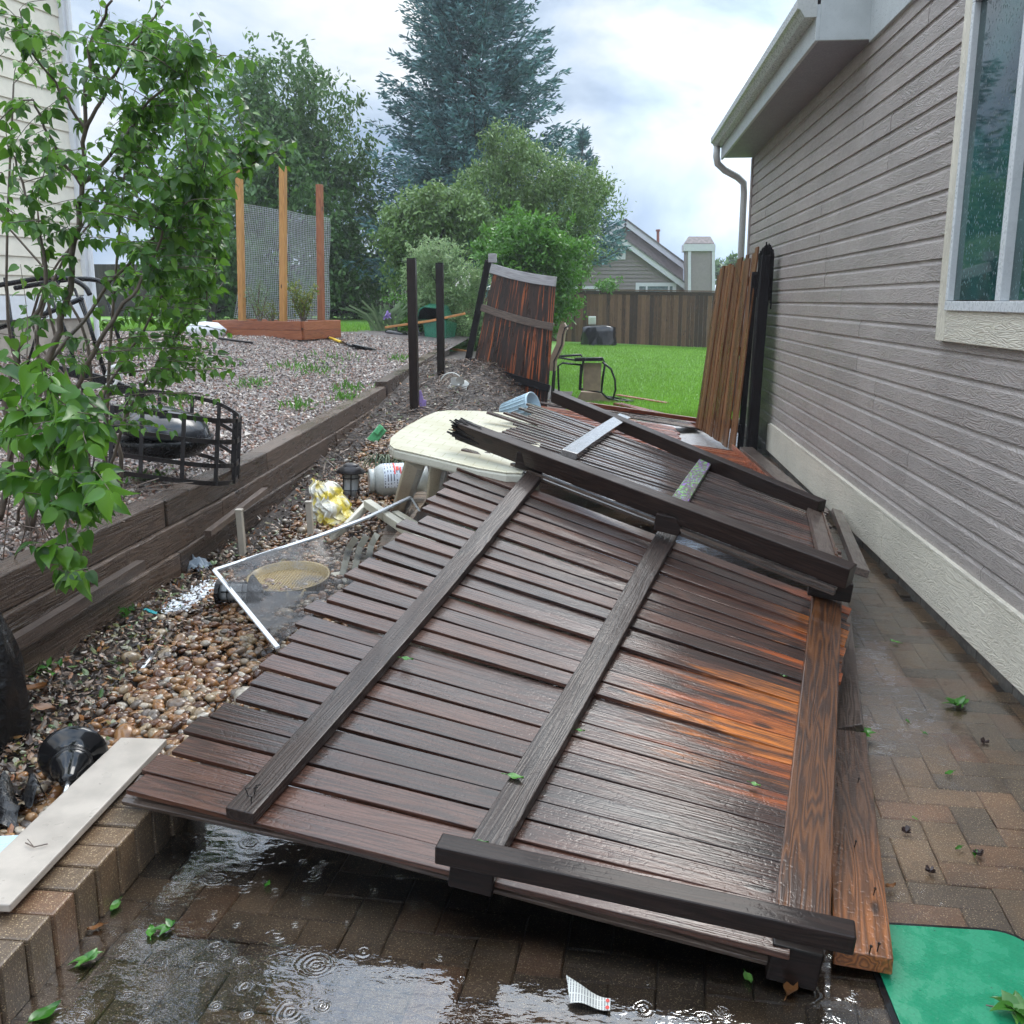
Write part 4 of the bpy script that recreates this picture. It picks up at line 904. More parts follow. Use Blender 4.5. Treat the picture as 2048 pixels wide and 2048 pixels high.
# plastic table
tb = thing('plastic_table', 'cream plastic patio table with the splintered beam resting on its top', 'table', (-.45, 5.75, .1))
tpts = [G(u, v, .842) for u, v in ((779, 874), (800, 850), (850, 830), (885, 820), (1000, 822), (1085, 832))]
ctr = V3(-.5, 5.75, .842)
far_ = [ctr*2-p for p in tpts]
outline = []
def tilt_pt(u, v):
    r = ray(u*D_, v*D_); n_ = V3(.14, 0, 1); k = (.842-.14*1.23-np.dot(n_, CAMP))/np.dot(n_, r); return CAMP+r*k
raw = [tilt_pt(u, v) for u, v in ((735, 838), (737, 826), (748, 816), (768, 803), (800, 786), (822, 777), (845, 774), (900, 775), (960, 779), (1005, 786), (1020, 800), (1022, 830), (1008, 872), (985, 892), (955, 891), (900, 882), (850, 870), (800, 858), (765, 850), (743, 845))]
def tslab(gr, z0_, z1_, b): c_ = sum(raw)/len(raw); p = [c_+(q-c_)*(1+gr)+V3(0, 0, z0_-.842) for q in raw][::-1]; b.prism(p, (0, 0, z1_-z0_))
def tablemat():
    t = NT('cream_table_plastic'); v = t.coord('Object', (1, 1, 1)); br = t.n('ShaderNodeTexBrick'); br.inputs['Scale'].default_value = 4.2; br.inputs['Mortar Size'].default_value = .012; br.offset = .5; br.inputs['Brick Width'].default_value = .5; br.inputs['Row Height'].default_value = .5; t.l(v, br.inputs['Vector'])
    wv = t.math('SINE', t.math('MULTIPLY', t.n('ShaderNodeSeparateXYZ').outputs[0], 1)); n = t.noise(v, 3, 4)
    c = t.mix(t.rng(n, .3, .7), (.68, .63, .47), (.76, .72, .58)); c = t.mix(br.outputs['Fac'], c, (.58, .53, .37))
    return t.set(base=c, rough=.25, normal=t.bump(br.outputs['Fac'], -.3, .002))
M['tabletop'] = tablemat()
b = MB(); tslab(-.0, .835, .842, b); top_ = b.build('tabletop', M['tabletop'], tb, bevel=.002)
b = MB(); tslab(.004, .782, .8345, b); b.build('apron', M['plastic'], tb, bevel=.012)
for (lx, ly, bx, by) in [tuple(tilt_pt(755, 846)[:2]+V3(.08, .05))+tuple(G(752*D_, 962*D_, .12)[:2]), tuple(tilt_pt(816, 850)[:2]+V3(.0, .28))+tuple(G(818*D_, 940*D_, .14)[:2]), (-.55, 6.6, -.5, 6.75), (-.5, 5.3, -.45, 5.25)]:
    b = MB(); zb = .08; P0_, P1_ = V3(lx, ly, .842-.14*(lx+1.23)-.055), V3(bx, by, zb)
    prof = [(-.055, -.03), (-.035, -.045), (.035, -.045), (.055, -.03), (.05, .03), (-.05, .03)]
    b.plank([P0_, P1_], .1, .08, (0, 1, 0), prof=prof); b.build('leg', M['chairplastic'], tb, bevel=.004)
# two beige stakes
for (u0, v0, v1, y_, lab) in ((478, 1020, 1122, 5.45, 'left of the two upright beige square stakes in the pebble bed'), (617, 1004, 1080, 5.95, 'right of the two upright beige square stakes, beside the yellow bag')):
    p = Y(u0, v0, y_); zb = bedz(p[0], p[1])-.1; t_ = thing('beige_stake', lab, 'stake', (p[0], y_, zb), 'beige stakes in the pebble bed')
    b = MB(); b.plank([(p[0]+.012, y_, zb), (p[0], y_, p[2]-.006)], .036, .036, (0, 1, 0)); b.build('shaft', M['stake'], t_, bevel=.003)
    b = MB(); b.box((p[0], y_, p[2]), (.042, .042, .012)); b.build('cap', M['stake'], t_, bevel=.003)
# window screen, bent, leaning on the fence panel
sc_ = thing('window_screen', 'bent window insect screen in a white frame propped in the pebble bed against the pickets', 'window screen', (-1.4, 4.5, .1))
s_pts = [G(404*D_, 1076*D_, .30), G(600*D_, 1012*D_, .40), G(690*D_, 978*D_, .42), G(775*D_, 938*D_, .46)]
s_low = [G(524*D_, 1222*D_, .22), G(640*D_, 1120*D_, .24), G(722*D_, 1040*D_, .25), G(790*D_, 955*D_, .34)]
b = MB(); b.plank(s_pts, .022, .012, (0, -.3, 1), seg=2); b.plank([s_pts[0], s_low[0]], .02, .012, (0, -.3, 1)); b.plank([s_pts[-1], G(792*D_, 965*D_, .4)], .012, .006); b.build('frame', M['white'], sc_, bevel=.002)
def screenmat():
    t = NT('wet_insect_screen'); v = t.coord('pc'); n = t.noise(v, 260, 2, .7); big = t.noise(v, 5, 3)
    t.set(base=t.mix(t.rng(n, .60, .66), (.008, .008, .010), (.22, .23, .25)), rough=.3)
    tr = t.n('ShaderNodeBsdfTransparent'); ms = t.n('ShaderNodeMixShader'); a = t.math('MULTIPLY', t.rng(n, .60, .66, .62, .85), t.rng(big, .38, .6, .45, 1.3))
    t.l(a, ms.inputs[0]); t.l(tr.outputs[0], ms.inputs[1]); t.l(t.b.outputs[0], ms.inputs[2]); t.l(ms.outputs[0], t.out.inputs[0]); return t.m
b = MB()
def scf(s, t):
    k = s*3; i = min(2, int(k)); f_ = k-i; a = lerp(s_pts[i], s_pts[i+1], f_); c = lerp(s_low[i], s_low[i+1], f_); return lerp(a, c, t)+V3(0, 0, -.05*math.sin(math.pi*t)*math.sin(math.pi*s)+.008*math.sin(9*s+7*t))
b.grid(scf, 24, 12); b.build('mesh', screenmat(), sc_, smooth=True)
# round sieve
sv = BED(574, 1180)+V3(-.0, .04, .02); st = thing('round_sieve', 'round mustard plastic sieve tray lying on the pebbles behind the window screen', 'sieve', tuple(sv))
sr_ = .205; TM = np.array(Matrix.Rotation(R(6), 3, 'X'))
b = MB(); b.lathe([(sr_, 0), (sr_+.012, .045), (sr_+.016, .05), (sr_+.002, .05), (sr_-.006, .012), (sr_-.012, .01)], sv, 40, TM); b.build('rim', M['sieve'], st, smooth=True)
b = MB()
for k in range(-12, 13):
    x_ = k*.0165; l_ = math.sqrt(max(0, (sr_-.008)**2-x_*x_))
    for A_, B_ in (((x_, -l_, .012), (x_, l_, .012)), ((-l_, x_, .010), (l_, x_, .010))): b.plank([sv+TM @ V3(*A_), sv+TM @ V3(*B_)], .0045, .003)
b.build('grid', M['sieve'], st); b = MB(); b.tube([sv+TM @ V3(.06, -.20, .04), sv+TM @ V3(.075, -.27, .035), sv+TM @ V3(.14, -.255, .035), sv+TM @ V3(.14, -.17, .04)], .010, 6); b.build('handle', M['sieve'], st, smooth=True)
# propane tank on its side
tp = BED(778, 1000); ax = nrm(V3(.93, .32, .0)); r_t = .125; tc_ = V3(tp[0]+.02, tp[1]+.12, bedz(tp[0], tp[1])+r_t)
TK = np.stack([np.cross(V3(0, 0, 1), ax), V3(0, 0, 1), ax], 1)
tk = thing('gas_cylinder', 'grey gas cylinder with a paper label lying on its side under the plastic table', 'gas cylinder', (tc_[0], tc_[1], tc_[2]-r_t))
b = MB(); b.lathe([(0.001, -.165), (.06, -.16), (.10, -.14), (r_t, -.10), (r_t, .10), (.10, .14), (.06, .16), (.03, .165), (.001, .165)], tc_, 32, TK); b.build('body', M['tank'], tk, smooth=True)
b = MB(); b.lathe([(.085, -.19), (.09, -.19), (.09, -.15), (.085, -.15)], tc_, 24, TK); b.build('foot_ring', M['tank'], tk, smooth=True)
b = MB(); b.lathe([(.092, .14), (.095, .14), (.095, .24), (.090, .24)], tc_, 24, TK); b.lathe([(.02, .16), (.022, .20), (.03, .20), (.03, .22), (.001, .22)], tc_, 12, TK); b.build('collar', M['tank'], tk, smooth=True)
def labelmat():
    t = NT('cylinder_label'); v = t.coord('pc', (1, 1, 1)); s_ = t.n('ShaderNodeSeparateXYZ'); t.l(v, s_.inputs[0])
    ln = t.math('SINE', t.math('MULTIPLY', s_.outputs[1], 6.28*46)); n = t.noise(t.coord('pc', (60, 14, 1)), 1, 2)
    ink = t.math('MULTIPLY', t.rng(ln, .1, .4), t.rng(n, .46, .52)); c = t.mix(ink, (.62, .65, .70), (.16, .17, .2)); 
    return t.set(base=c, rough=.25)
def cyl_patch(b, a0_, a1_, z0_, z1_, r_, nu=20, nv=8):
    V = []; PC = []
    for i in range(nu+1):
        for j in range(nv+1):
            a = lerp(a0_, a1_, i/nu); z_ = lerp(z0_, z1_, j/nv); V.append(tc_+TK @ V3(r_*math.cos(a), r_*math.sin(a), z_)); PC.append(V3(a*r_, z_, 0))
    i, j = np.meshgrid(np.arange(nu), np.arange(nv), indexing='ij'); a = (i*(nv+1)+j).ravel(); b.add(V, np.stack([a, a+1, a+nv+2, a+nv+1], 1), PC)
b = MB(); cyl_patch(b, R(10), R(195), -.09, .095, r_t+.0015); lb = b.build('label', labelmat(), tk, smooth=True)
mred = plain('label_red', (.75, .06, .04), .3)
b = MB(); cyl_patch(b, R(92), R(150), -.015, -.004, r_t+.003, 10, 1); cyl_patch(b, R(120), R(150), .03, .04, r_t+.003, 6, 1); cyl_patch(b, R(92), R(150), .085, .105, r_t+.003, 10, 1)
cyl_patch(b, R(118), R(136), 0, .022, r_t+.003, 6, 3); b.build('warning_print', mred, lb)
# lanterns
def lantern(name, label, base, axis, scale=1., glass=True):
    ax_ = nrm(axis); s_ = nrm(np.cross(ax_, V3(.3, 1, .2))); K = np.stack([s_, np.cross(ax_, s_), ax_], 1)*scale; base = V3(*base)
    t_ = thing(name, label, 'lantern', tuple(base), 'small black garden lanterns')
    b = MB(); b.lathe([(.085, .16), (.088, .164), (.05, .195), (.045, .20), (.044, .205), (.02, .215), (.001, .216)], base, 24, K); b.build('cap', M['darkmetal'] if glass != 2 else M['steel'], t_, smooth=True)
    b = MB()
    for k in range(6): a = k*math.pi/3; b.tube([base+K @ V3(.052*math.cos(a), .052*math.sin(a), .02), base+K @ V3(.052*math.cos(a), .052*math.sin(a), .165)], .0035*scale, 5)
    for z_ in (.02, .06, .13, .16): b.tube([base+K @ V3(.054*math.cos(a), .054*math.sin(a), z_) for a in np.linspace(0, 6.283, 19)], .003*scale, 5, cap=False)
    b.lathe([(.06, 0), (.06, .02), (.001, .02)], base, 16, K); b.build('cage', M['blackmetal'], t_)
    b = MB(); b.lathe([(.040, .02), (.042, .06), (.042, .14), (.038, .16)], base, 16, K); b.build('lens', M['steel'] if False else plain('lens_plastic', (.42, .44, .45), .15, var=.2), t_, smooth=True)
lp = BED(702, 996); lantern('garden_lantern', 'upright black garden lantern with a grey domed cap left of the gas cylinder', (lp[0], lp[1], bedz(lp[0], lp[1])-.01), (.04, 0, 1), 1.25)
lp = BED(450, 1222); lantern('garden_lantern', 'fallen black caged lantern lying on its side under the window screen corner', (lp[0]-.05, lp[1]+.04, lp[2]+.085), (1, .1, -.03), 1.05)
# near fallen lantern: funnel shade facing up left
bp_ = G(140*D_, 1440*D_, .2)
fn = thing('tipped_lamp', 'glossy black bell shaped lamp head tipped over at the near left beside the white board', 'lamp', tuple(bp_-V3(0, 0, .1)))
ax_ = nrm(V3(.36, -.80, -.02)); s_ = nrm(np.cross(ax_, V3(1, .2, .1))); K = np.stack([s_, np.cross(ax_, s_), ax_], 1); o_ = bp_-ax_*.07+V3(-.01, 0, -.01); K = K*1.08
b = MB(); b.lathe([(.092, .0), (.096, .004), (.088, .016), (.068, .026), (.055, .04), (.055, .075), (.050, .085), (.044, .09), (.032, .12), (.026, .13), (.024, .155), (.018, .165)], o_, 36, K); b.lathe([(.084, .002), (.07, .024), (.001, .03)], o_, 36, K); b.build('shade', M['blackplastic'], fn, smooth=True)
b = MB(); b.lathe([(.0555, .045), (.0575, .048), (.0575, .07), (.0555, .072)], o_, 36, K); b.build('ring', M['blackmetal'], fn, smooth=True)
b = MB(); b.tube([o_+ax_*.16, o_+ax_*.24], .008, 8); b.build('stem', M['steel'], fn, smooth=True)
# metal tubes in the pebbles
def tube_thing(name, label, cat, pts, r_, mat, end=None):
    t_ = thing(name, label, cat, tuple(pts[0])); b = MB(); b.tube(pts, r_, 12); b.build('tube', mat, t_, smooth=True)
    if end: d = nrm(V3(*pts[0])-V3(*pts[1])); b = MB(); b.tube([V3(*pts[0])-d*.004, V3(*pts[0])+d*.012], r_*1.25, 12); b.build('end_cap', end, t_, smooth=True)
p, q = BED(279, 1358), BED(318, 1306); tube_thing('metal_tube', 'short shiny steel tube with a black end lying on the pebbles', 'tube', [p+V3(0, 0, .02), q+V3(0, 0, .025)], .011, M['steel'], M['blackplastic'])
p, q = BED(530, 1200), BED(655, 1200); tube_thing('black_pipe', 'black plastic pipe lying on pebbles below the round sieve', 'pipe', [p+V3(0, 0, .03), q+V3(0.02, 0, .03)], .016, M['blackplastic'], M['blackplastic'])
p, q = BED(545, 1225), BED(572, 1205); tube_thing('black_pipe', 'short black pipe stub among pebbles below the longer black pipe', 'pipe', [p+V3(0, 0, .02), q+V3(0, 0, .03)], .014, M['blackplastic'])
# yellow bag
yb_ = BED(650, 1055); b = MB()
def bagmat():
    t = NT('printed_plastic_sack'); v = t.coord('pc'); n = t.noise(v, 4.2, 3, .5, .8); n2 = t.noise(v, 26, 3)
    c = t.ramp(n, [(.38, (.58, .55, .46)), (.46, (.60, .57, .48)), (.53, (.62, .48, .06)), (.60, (.66, .50, .04)), (.64, (.16, .12, .10)), (.70, (.60, .62, .16))]); return t.set(base=c, rough=.28, normal=t.bump(n2, .6, .02))
yb0 = V3(yb_[0], yb_[1], bedz(yb_[0], yb_[1]))
yA, yB, yC = Y(612, 975, yb0[1]+.25), Y(640, 962, yb0[1]+.3), Y(735, 1035, yb0[1]+.1)
def bagf(s, t):
    L0 = lerp(lerp(Y(622, 958, yb0[1]+.3), Y(612, 1075, yb0[1]), t), lerp(Y(668, 962, yb0[1]+.28), Y(738, 1075, yb0[1]+.05), t), s)
    return L0+V3(.016*math.sin(23*t+5*s), -.13*math.sin(math.pi*s)*math.sin(math.pi*min(1, t*.8+.2))+.012*math.sin(14*s+6*t)+.010*math.sin(31*s-17*t)+.006*math.sin(53*s+29*t), .008*math.sin(19*s*t+8*t)+.008*math.sin(37*s+5*t))
b.grid(bagf, 44, 44); bf = lambda s, t: bagf(s, t)+V3(0, .05+.08*math.sin(math.pi*s)*math.sin(math.pi*t), -.01); b.grid(bf, 12, 12)
tag(b.build('plastic_sack', bagmat(), smooth=True), 'crumpled cream and yellow printed sack slumped in the pebble bed against the timber wall', 'sack')
# broken beige plastic chair (fallen) by the tank
ch = thing('toppled_plastic_chair', 'toppled beige plastic lawn chair half under the screen and the picket tips', 'chair', (-1.45, 5.4, .12))
def cpt(u, v, z_): return G(u*D_, v*D_, z_)
b = MB(); b.plank([cpt(693, 950, .42), cpt(790, 1015, .36), cpt(830, 1040, .33)], .05, .05, (0, 0, 1)); b.build('leg', M['chairplastic'], ch, bevel=.006)
b = MB(); b.plank([cpt(745, 968, .40), cpt(800, 1000, .36)], .045, .03); b.build('leg', M['chairplastic'], ch, bevel=.005)
b = MB(); b.plank([cpt(693, 952, .40), cpt(655, 992, .33), cpt(625, 1015, .25)], .035, .045, (0, .3, 1)); b.build('armrest', M['chairplastic'], ch, bevel=.006)
for k in range(3): b = MB(); b.plank([cpt(646+k*22, 1085-k*2, .14), cpt(658+k*21, 1035-k*3, .27), cpt(672+k*20, 1015-k*4, .33)], .035, .010, (.3, -1, .3)); b.build('back_slat', M['chairplastic'], ch, bevel=.003)
b = MB(); b.plank([cpt(632, 1082, .11), cpt(662, 1100, .10), cpt(672, 1085, .16)], .06, .02, (0, 0, 1)); b.build('seat_edge', M['chairplastic'], ch, bevel=.005)
# spiky striped plant
pl = BED(775, 950); pt = thing('spider_plant', 'arching striped green plant behind the gas cylinder', 'plant', (pl[0], pl[1], bedz(pl[0], pl[1])))
b = MB()
for k in range(60):
    a = random.uniform(0, 6.28); l_ = random.uniform(.10, .2); P_ = []
    for q in np.linspace(0, 1, 7): P_.append(V3(pl[0]+.03+random.gauss(0, .001)+math.cos(a)*l_*q*1.3+(k % 5-2)*.04, pl[1]+math.sin(a)*l_*q, pl[2]+l_*1.0*math.sin(q*2.6)))
    b.plank(P_, .010, .003)
b.build('blades', leafmat('striped_blades', [(.03, .06, .03), (.08, .13, .05), (.30, .32, .20)], .35, .2), pt)
b = MB()
for k in range(14): b.tube([V3(pl[0]+random.uniform(-.1, .1), pl[1]+random.uniform(-.04, .04), pl[2]-.02), V3(pl[0]+random.uniform(-.1, .1), pl[1], pl[2]+.06)], .006, 5)
b.build('stems', M['twig'], pt)
# green plastic thing, purple piece, bricks, wire bucket, flower ornament
p = BED(752, 885); b = MB(); b.plank([p+V3(-.05, 0, .0), p+V3(.06, .03, .13)], .02, .09, (-.5, 0, 1)); b.plank([p+V3(-.0, -.012, .08), p+V3(.055, .012, .15)], .03, .05, (-.5, 0, 1)); tag(b.build('green_trowel_holder', M['greenplastic'], bevel=.008), 'small bright green plastic block on the bark against the timber wall', 'plastic block')
p = BED(837, 815); b = MB(); b.plank([p+V3(0, 0, -.02), p+V3(.02, 0, .09), p+V3(0, 0, .17)], .07, .012, (0, 1, 0)); b.plank([p+V3(.04, .03, -.02), p+V3(.05, .03, .08)], .06, .01, (0, 1, 0)); tag(b.build('purple_shard', M['purple'], bevel=.004), 'small lilac plastic shard at the foot of the taller dark post', 'plastic shard')
for k, (u_, v_, lab) in enumerate(((948, 823, 'flat red clay brick at the back edge of the plastic table, left one'), (985, 820, 'red clay brick lying beside the wire topped bucket'), (925, 812, 'half red clay brick at the far side of the table near the flower ornament'))):
    p = Y(u_, v_, 8.6+.25*k); zz = bedz(p[0], p[1]); b = MB(); b.box((p[0], p[1], zz+.035), (.2, .095, .06), random.uniform(-.5, .5)); b.box((p[0]+.02, p[1]+.04, zz+.085), (.14, .09, .045), random.uniform(-1, 1)); tag(b.build('clay_brick', M['red_clay'], bevel=.006), lab, 'brick')
bk = thing('clear_bucket', 'ribbed pale clear plastic bucket lying on its side behind the table', 'bucket', (-.45, 7.9, .55))
ax_ = nrm(V3(.8, -.35, .28)); s_ = nrm(np.cross(ax_, V3(0, 0, 1))); K = np.stack([s_, np.cross(ax_, s_), ax_], 1); o_ = Y(1010, 828, 7.9)
b = MB(); b.lathe([(.075, 0), (.085, .0), (.105, .26), (.112, .262), (.112, .28), (.100, .28), (.08, .01)], o_, 28, K); b.build('tub', M['bluegrey'], bk, smooth=True)
b = MB()
for k in range(20): a = k*math.pi/10; b.tube([o_+K @ V3(.087*math.cos(a), .087*math.sin(a), .01), o_+K @ V3(.106*math.cos(a), .106*math.sin(a), .255)], .004, 5)
b.build('ribs', M['bluegrey'], bk, smooth=True)
fo = thing('flower_ornament', 'white garden flower ornament on a wire stem between the dark posts', 'ornament', tuple(BED(905, 815)))
fc = Y(918, 772, 11.2); b = MB()
for k in range(6):
    a = k*math.pi/3+.2; d = V3(math.cos(a), -.35*math.sin(a)-.2, math.sin(a)); n_ = nrm(V3(.1, -1, .35)); e = nrm(np.cross(d, n_)); d = nrm(d)
    q = [fc+d*(.135*x_)+e*(.055*math.sin(math.pi*x_)*sg)+n_*.03*x_ for x_ in np.linspace(.05, 1, 7) for sg in (-1, 1)]
    b.add(q, [[i, i+1, i+3, i+2] for i in range(0, 12, 2)])
b.build('petals', M['whiteplastic'], fo, smooth=True)
b = MB(); b.tube([fc+V3(-.09+.13*math.cos(a), 0.02, .02+.13*math.sin(a)) for a in np.linspace(2.9, .3, 14)], .006, 6); b.tube([fc, fc+V3(-.08, -.1, -.14), fc+V3(-.16, -.15, -.30)], .006, 6); b.build('stem', M['whiteplastic'], fo, smooth=True)
b = MB(); b.lathe([(.001, -.018), (.02, -.01), (.022, .01), (.001, .02)], fc+V3(0, -.02, .01), 12); b.build('centre', M['whiteplastic'], fo, smooth=True)
# toppled sling chair on the lawn (lies on its side) and the second chair behind the leaning panel
def px(y_): return lambda u, v: Y(u, v, y_)
c1 = thing('sling_chair', 'toppled dark framed sling chair with tan seat on the lawn edge', 'chair', tuple(G(1180, 800)))
q = px(15.6)
def seg(b, P_, r_): b.tube(P_, r_, 7)
b = MB(); D1 = V3(-.45, .25, 0)
A = [q(1148, 720)+D1*0, q(1205, 716), q(1210, 728), q(1205, 760), q(1203, 785), q(1215, 796), q(1238, 802), q(1268, 803)]
seg(b, A, .019); A2 = [p+V3(-.35, .35, .03) for p in A]; seg(b, A2, .019); seg(b, [A[0], A2[0]], .016); seg(b, [A[4], A2[4]], .016); seg(b, [A[-1], A2[-1]], .016)
b.build('frame', M['blackmetal'], c1, smooth=True)
b = MB(); seg(b, [q(1205, 724)+V3(0, -.05, 0), q(1222, 738), q(1230, 760), q(1231, 780), q(1226, 797)], .017); b.build('armrest', M['blackmetal'], c1, smooth=True)
b = MB(); seg(b, [q(1162, 730), q(1125, 726), q(1116, 732), q(1117, 765), q(1119, 802)], .017); b.build('armrest', M['blackmetal'], c1, smooth=True)
b = MB(); n = 10
pl_ = [q(1167, 727), q(1202, 727), q(1200, 750), q(1198, 778), q(1200, 788)]; pr_ = [q(1165, 727), q(1166, 750), q(1163, 782)]
b.prism([q(1167, 726), q(1203, 726), q(1201, 782), q(1166, 780)], (0.0, .012, 0)); b.build('backrest', M['sling'], c1)
b = MB(); b.prism([q(1162, 784), q(1199, 786), q(1216, 798), q(1232, 804), q(1150, 806)], (.0, .25, .0)); b.build('seat', M['sling'], c1)
b = MB(); b.plank([q(1150, 719)+V3(0, .02, 0), q(1205, 718)+V3(0, .02, 0)], .22, .05); seg(b, [q(1163, 728), q(1160, 780)], .024); b.build('head_bar', M['blackmetal'], c1)
c2 = thing('sling_chair', 'curved tan sling chair back seen edge on, right of the leaning dark panel', 'chair', tuple(G(1108, 800)+V3(0, 0, 0)))
q = px(15.2); b = MB(); P_ = [q(1133, 652), q(1127, 655), q(1123, 668), q(1121, 688), q(1113, 706), q(1106, 720), q(1105, 740)]
b.plank(P_, .32, .05, [nrm(V3(1, 0, .3))]*7, seg=3) if False else b.plank(P_, .11, .42, (.0, 1, 0), seg=2); b.build('backrest', M['sling'], c2, bevel=.01)
b = MB(); seg(b, [p+V3(.03, -.2, 0) for p in P_]+[q(1104, 800)+V3(0, -.2, 0)], .016); seg(b, [p+V3(.03, .2, 0) for p in P_]+[q(1106, 798)], .016); b.build('frame', M['darkmetal'], c2, smooth=True)
# thin stick
tag((lambda b: (b.tube([G(1421, 750, .55), G(1426, 742, .62)], .006, 5), b.tube([V3(*G(1427, 748, .3)), V3(*G(1424, 735, .55))], .007, 5), b.build('thin_stick', M['orangewood']))[2])(MB()), 'thin pale stick leaning against the amber gate over the lawn', 'stick')
# ------------------------------------------------------------------ raised bed
rz = 1.03; yb0_ = 13.4
nc = Y(606, 681, 14.2); fl_ = Y(428, 665, 15.0); rr_ = Y(680, 668, 15.3)
ud = nrm((fl_-nc)*V3(1, 1, 0)); wd = nrm((rr_-nc)*V3(1, 1, 0)); Lu = np.linalg.norm((fl_-nc)[:2]); Lw = np.linalg.norm((rr_-nc)[:2]); Lu *= 1.0
rb = thing('raised_bed', 'reddish wooden raised planting bed on the gravel yard holding three tall posts', 'raised bed', (nc[0], nc[1], rz-.03))
for k in range(2):
    zc = rz+.06+k*.135
    for a, c in ((nc, nc+ud*Lu), (nc, nc+wd*Lw), (nc+ud*Lu, nc+ud*Lu+wd*Lw), (nc+wd*Lw, nc+wd*Lw+ud*Lu)):
        b = MB(); a_ = V3(a[0], a[1], zc); c_ = V3(c[0], c[1], zc); dd = nrm(c_-a_)*.021; b.plank([a_+(dd if a is nc and c is not nc else 0), c_], .04, .132); b.build('side_board', M['bedwood'], rb, bevel=.004)
b = MB(); cc = nc+ud*Lu/2+wd*Lw/2; b.prism([nc+V3(0, 0, .16), nc+ud*Lu+V3(0, 0, .16), nc+ud*Lu+wd*Lw+V3(0, 0, .16), nc+wd*Lw+V3(0, 0, .16)], (0, 0, .02)); b.build('soil', M['mulch'], rb)
def tpost(u0, v0, u1, v1, y_, lab, mat):
    p1, p0 = Y(u1, v1, y_), Y(u0, v0, y_); t_ = thing('garden_post', lab, 'post', (p1[0], y_, p1[2]-.1), 'new timber posts in the raised bed'); b = MB()
    b.plank([p1-V3(0, 0, .12), p0], .088, .088, (.25, 1, 0), seg=5); b.build('shaft', mat, t_, bevel=.004); return p1, p0
M['newpost2'] = wood('new_redder_post', [(.15, (.20, .06, .03)), (.5, (.34, .12, .05)), (.95, (.45, .2, .09))], (.35, .6), .3, vary=.2)
tpA = tpost(478, 328, 484, 648, 15.2, 'leftmost pale yellow post of the three in the raised bed', M['newpost'])
tpB = tpost(566, 332, 566, 650, 14.7, 'middle tallest pale yellow post of the three in the raised bed', M['newpost'])
tpC = tpost(639, 369, 642, 648, 15.4, 'right shorter redder post of the three in the raised bed', M['newpost2'])
wm = MB()
def wire(f, nu, nv, r_=.0024):
    for i in range(nu+1):
        wm.tube([f(i/nu, j/14) for j in range(15)], r_, 3, cap=False)
    for j in range(nv+1):
        wm.tube([f(i/16, j/nv) for i in range(17)], r_*.9, 3, cap=False)
q = lambda u, v, y_: Y(u, v, y_)
def w1(s, t):
    top = lerp(q(484, 408, 15.5), q(570, 422, 15.4), s); bot = lerp(q(468, 635, 15.5), q(572, 640, 15.4), s); return lerp(bot, top, t)+V3(.025*math.sin(7*t+3*s), .05*math.sin(5*s+3*t), 0)
def w2(s, t):
    top = lerp(q(570, 420, 15.4), q(657, 436, 15.7), s); bot = lerp(q(570, 642, 15.4), q(658, 645, 15.7), s); return lerp(bot, top, t)+V3(.012*math.sin(9*t), .05*math.sin(6*s+2*t), -.08*(1-abs(2*s-1))*.3)
wire(w1, 26, 58); wire(w2, 26, 58)
tag(wm.build('wire_mesh', plain('galvanised_wire', (.62, .66, .70), .4, var=.05)), 'fine galvanised wire mesh sagging around the raised bed posts', 'wire mesh')
def leafset(b, P, dirs, nrms, ln, wd_, shape='leaf', rn=None):
    P = np.asarray(P); N = len(P); d = dirs/np.linalg.norm(dirs, axis=1)[:, None]; n_ = nrms-d*np.sum(nrms*d, 1)[:, None]; n_ /= (np.linalg.norm(n_, axis=1)[:, None]+1e-9); s_ = np.cross(d, n_)
    Mx = np.stack([d*ln[:, None], s_*wd_[:, None], n_*ln[:, None]], 2)
    if shape == 'heart': bv = [(0, 0, 0), (-.02, -.22, .05), (.12, -.44, .09), (.34, -.49, .08), (.58, -.36, .03), (.80, -.15, -.06), (1, 0, -.2), (.80, .15, -.06), (.58, .36, .03), (.34, .49, .08), (.12, .44, .09), (-.02, .22, .05), (.3, 0, -.0), (.65, 0, -.05)]; bf = [[0, 1, 12], [1, 2, 12], [2, 3, 12], [3, 4, 12], [4, 13, 12], [4, 5, 13], [5, 6, 13], [6, 7, 13], [7, 8, 13], [8, 12, 13], [8, 9, 12], [9, 10, 12], [10, 11, 12], [11, 0, 12]]
    elif shape == 'leaf': bv = [(0, 0, 0), (.4, -.5, .05), (1, 0, -.08), (.4, .5, .05)]; bf = [[0, 1, 2], [0, 2, 3]]
    else: bv = [(0, 0, 0), (.5, -.5, 0), (1, 0, 0), (.5, .5, 0)]; bf = [[0, 1, 2], [0, 2, 3]]
    b.inst(bv, np.array(bf), Mx, P, rn)
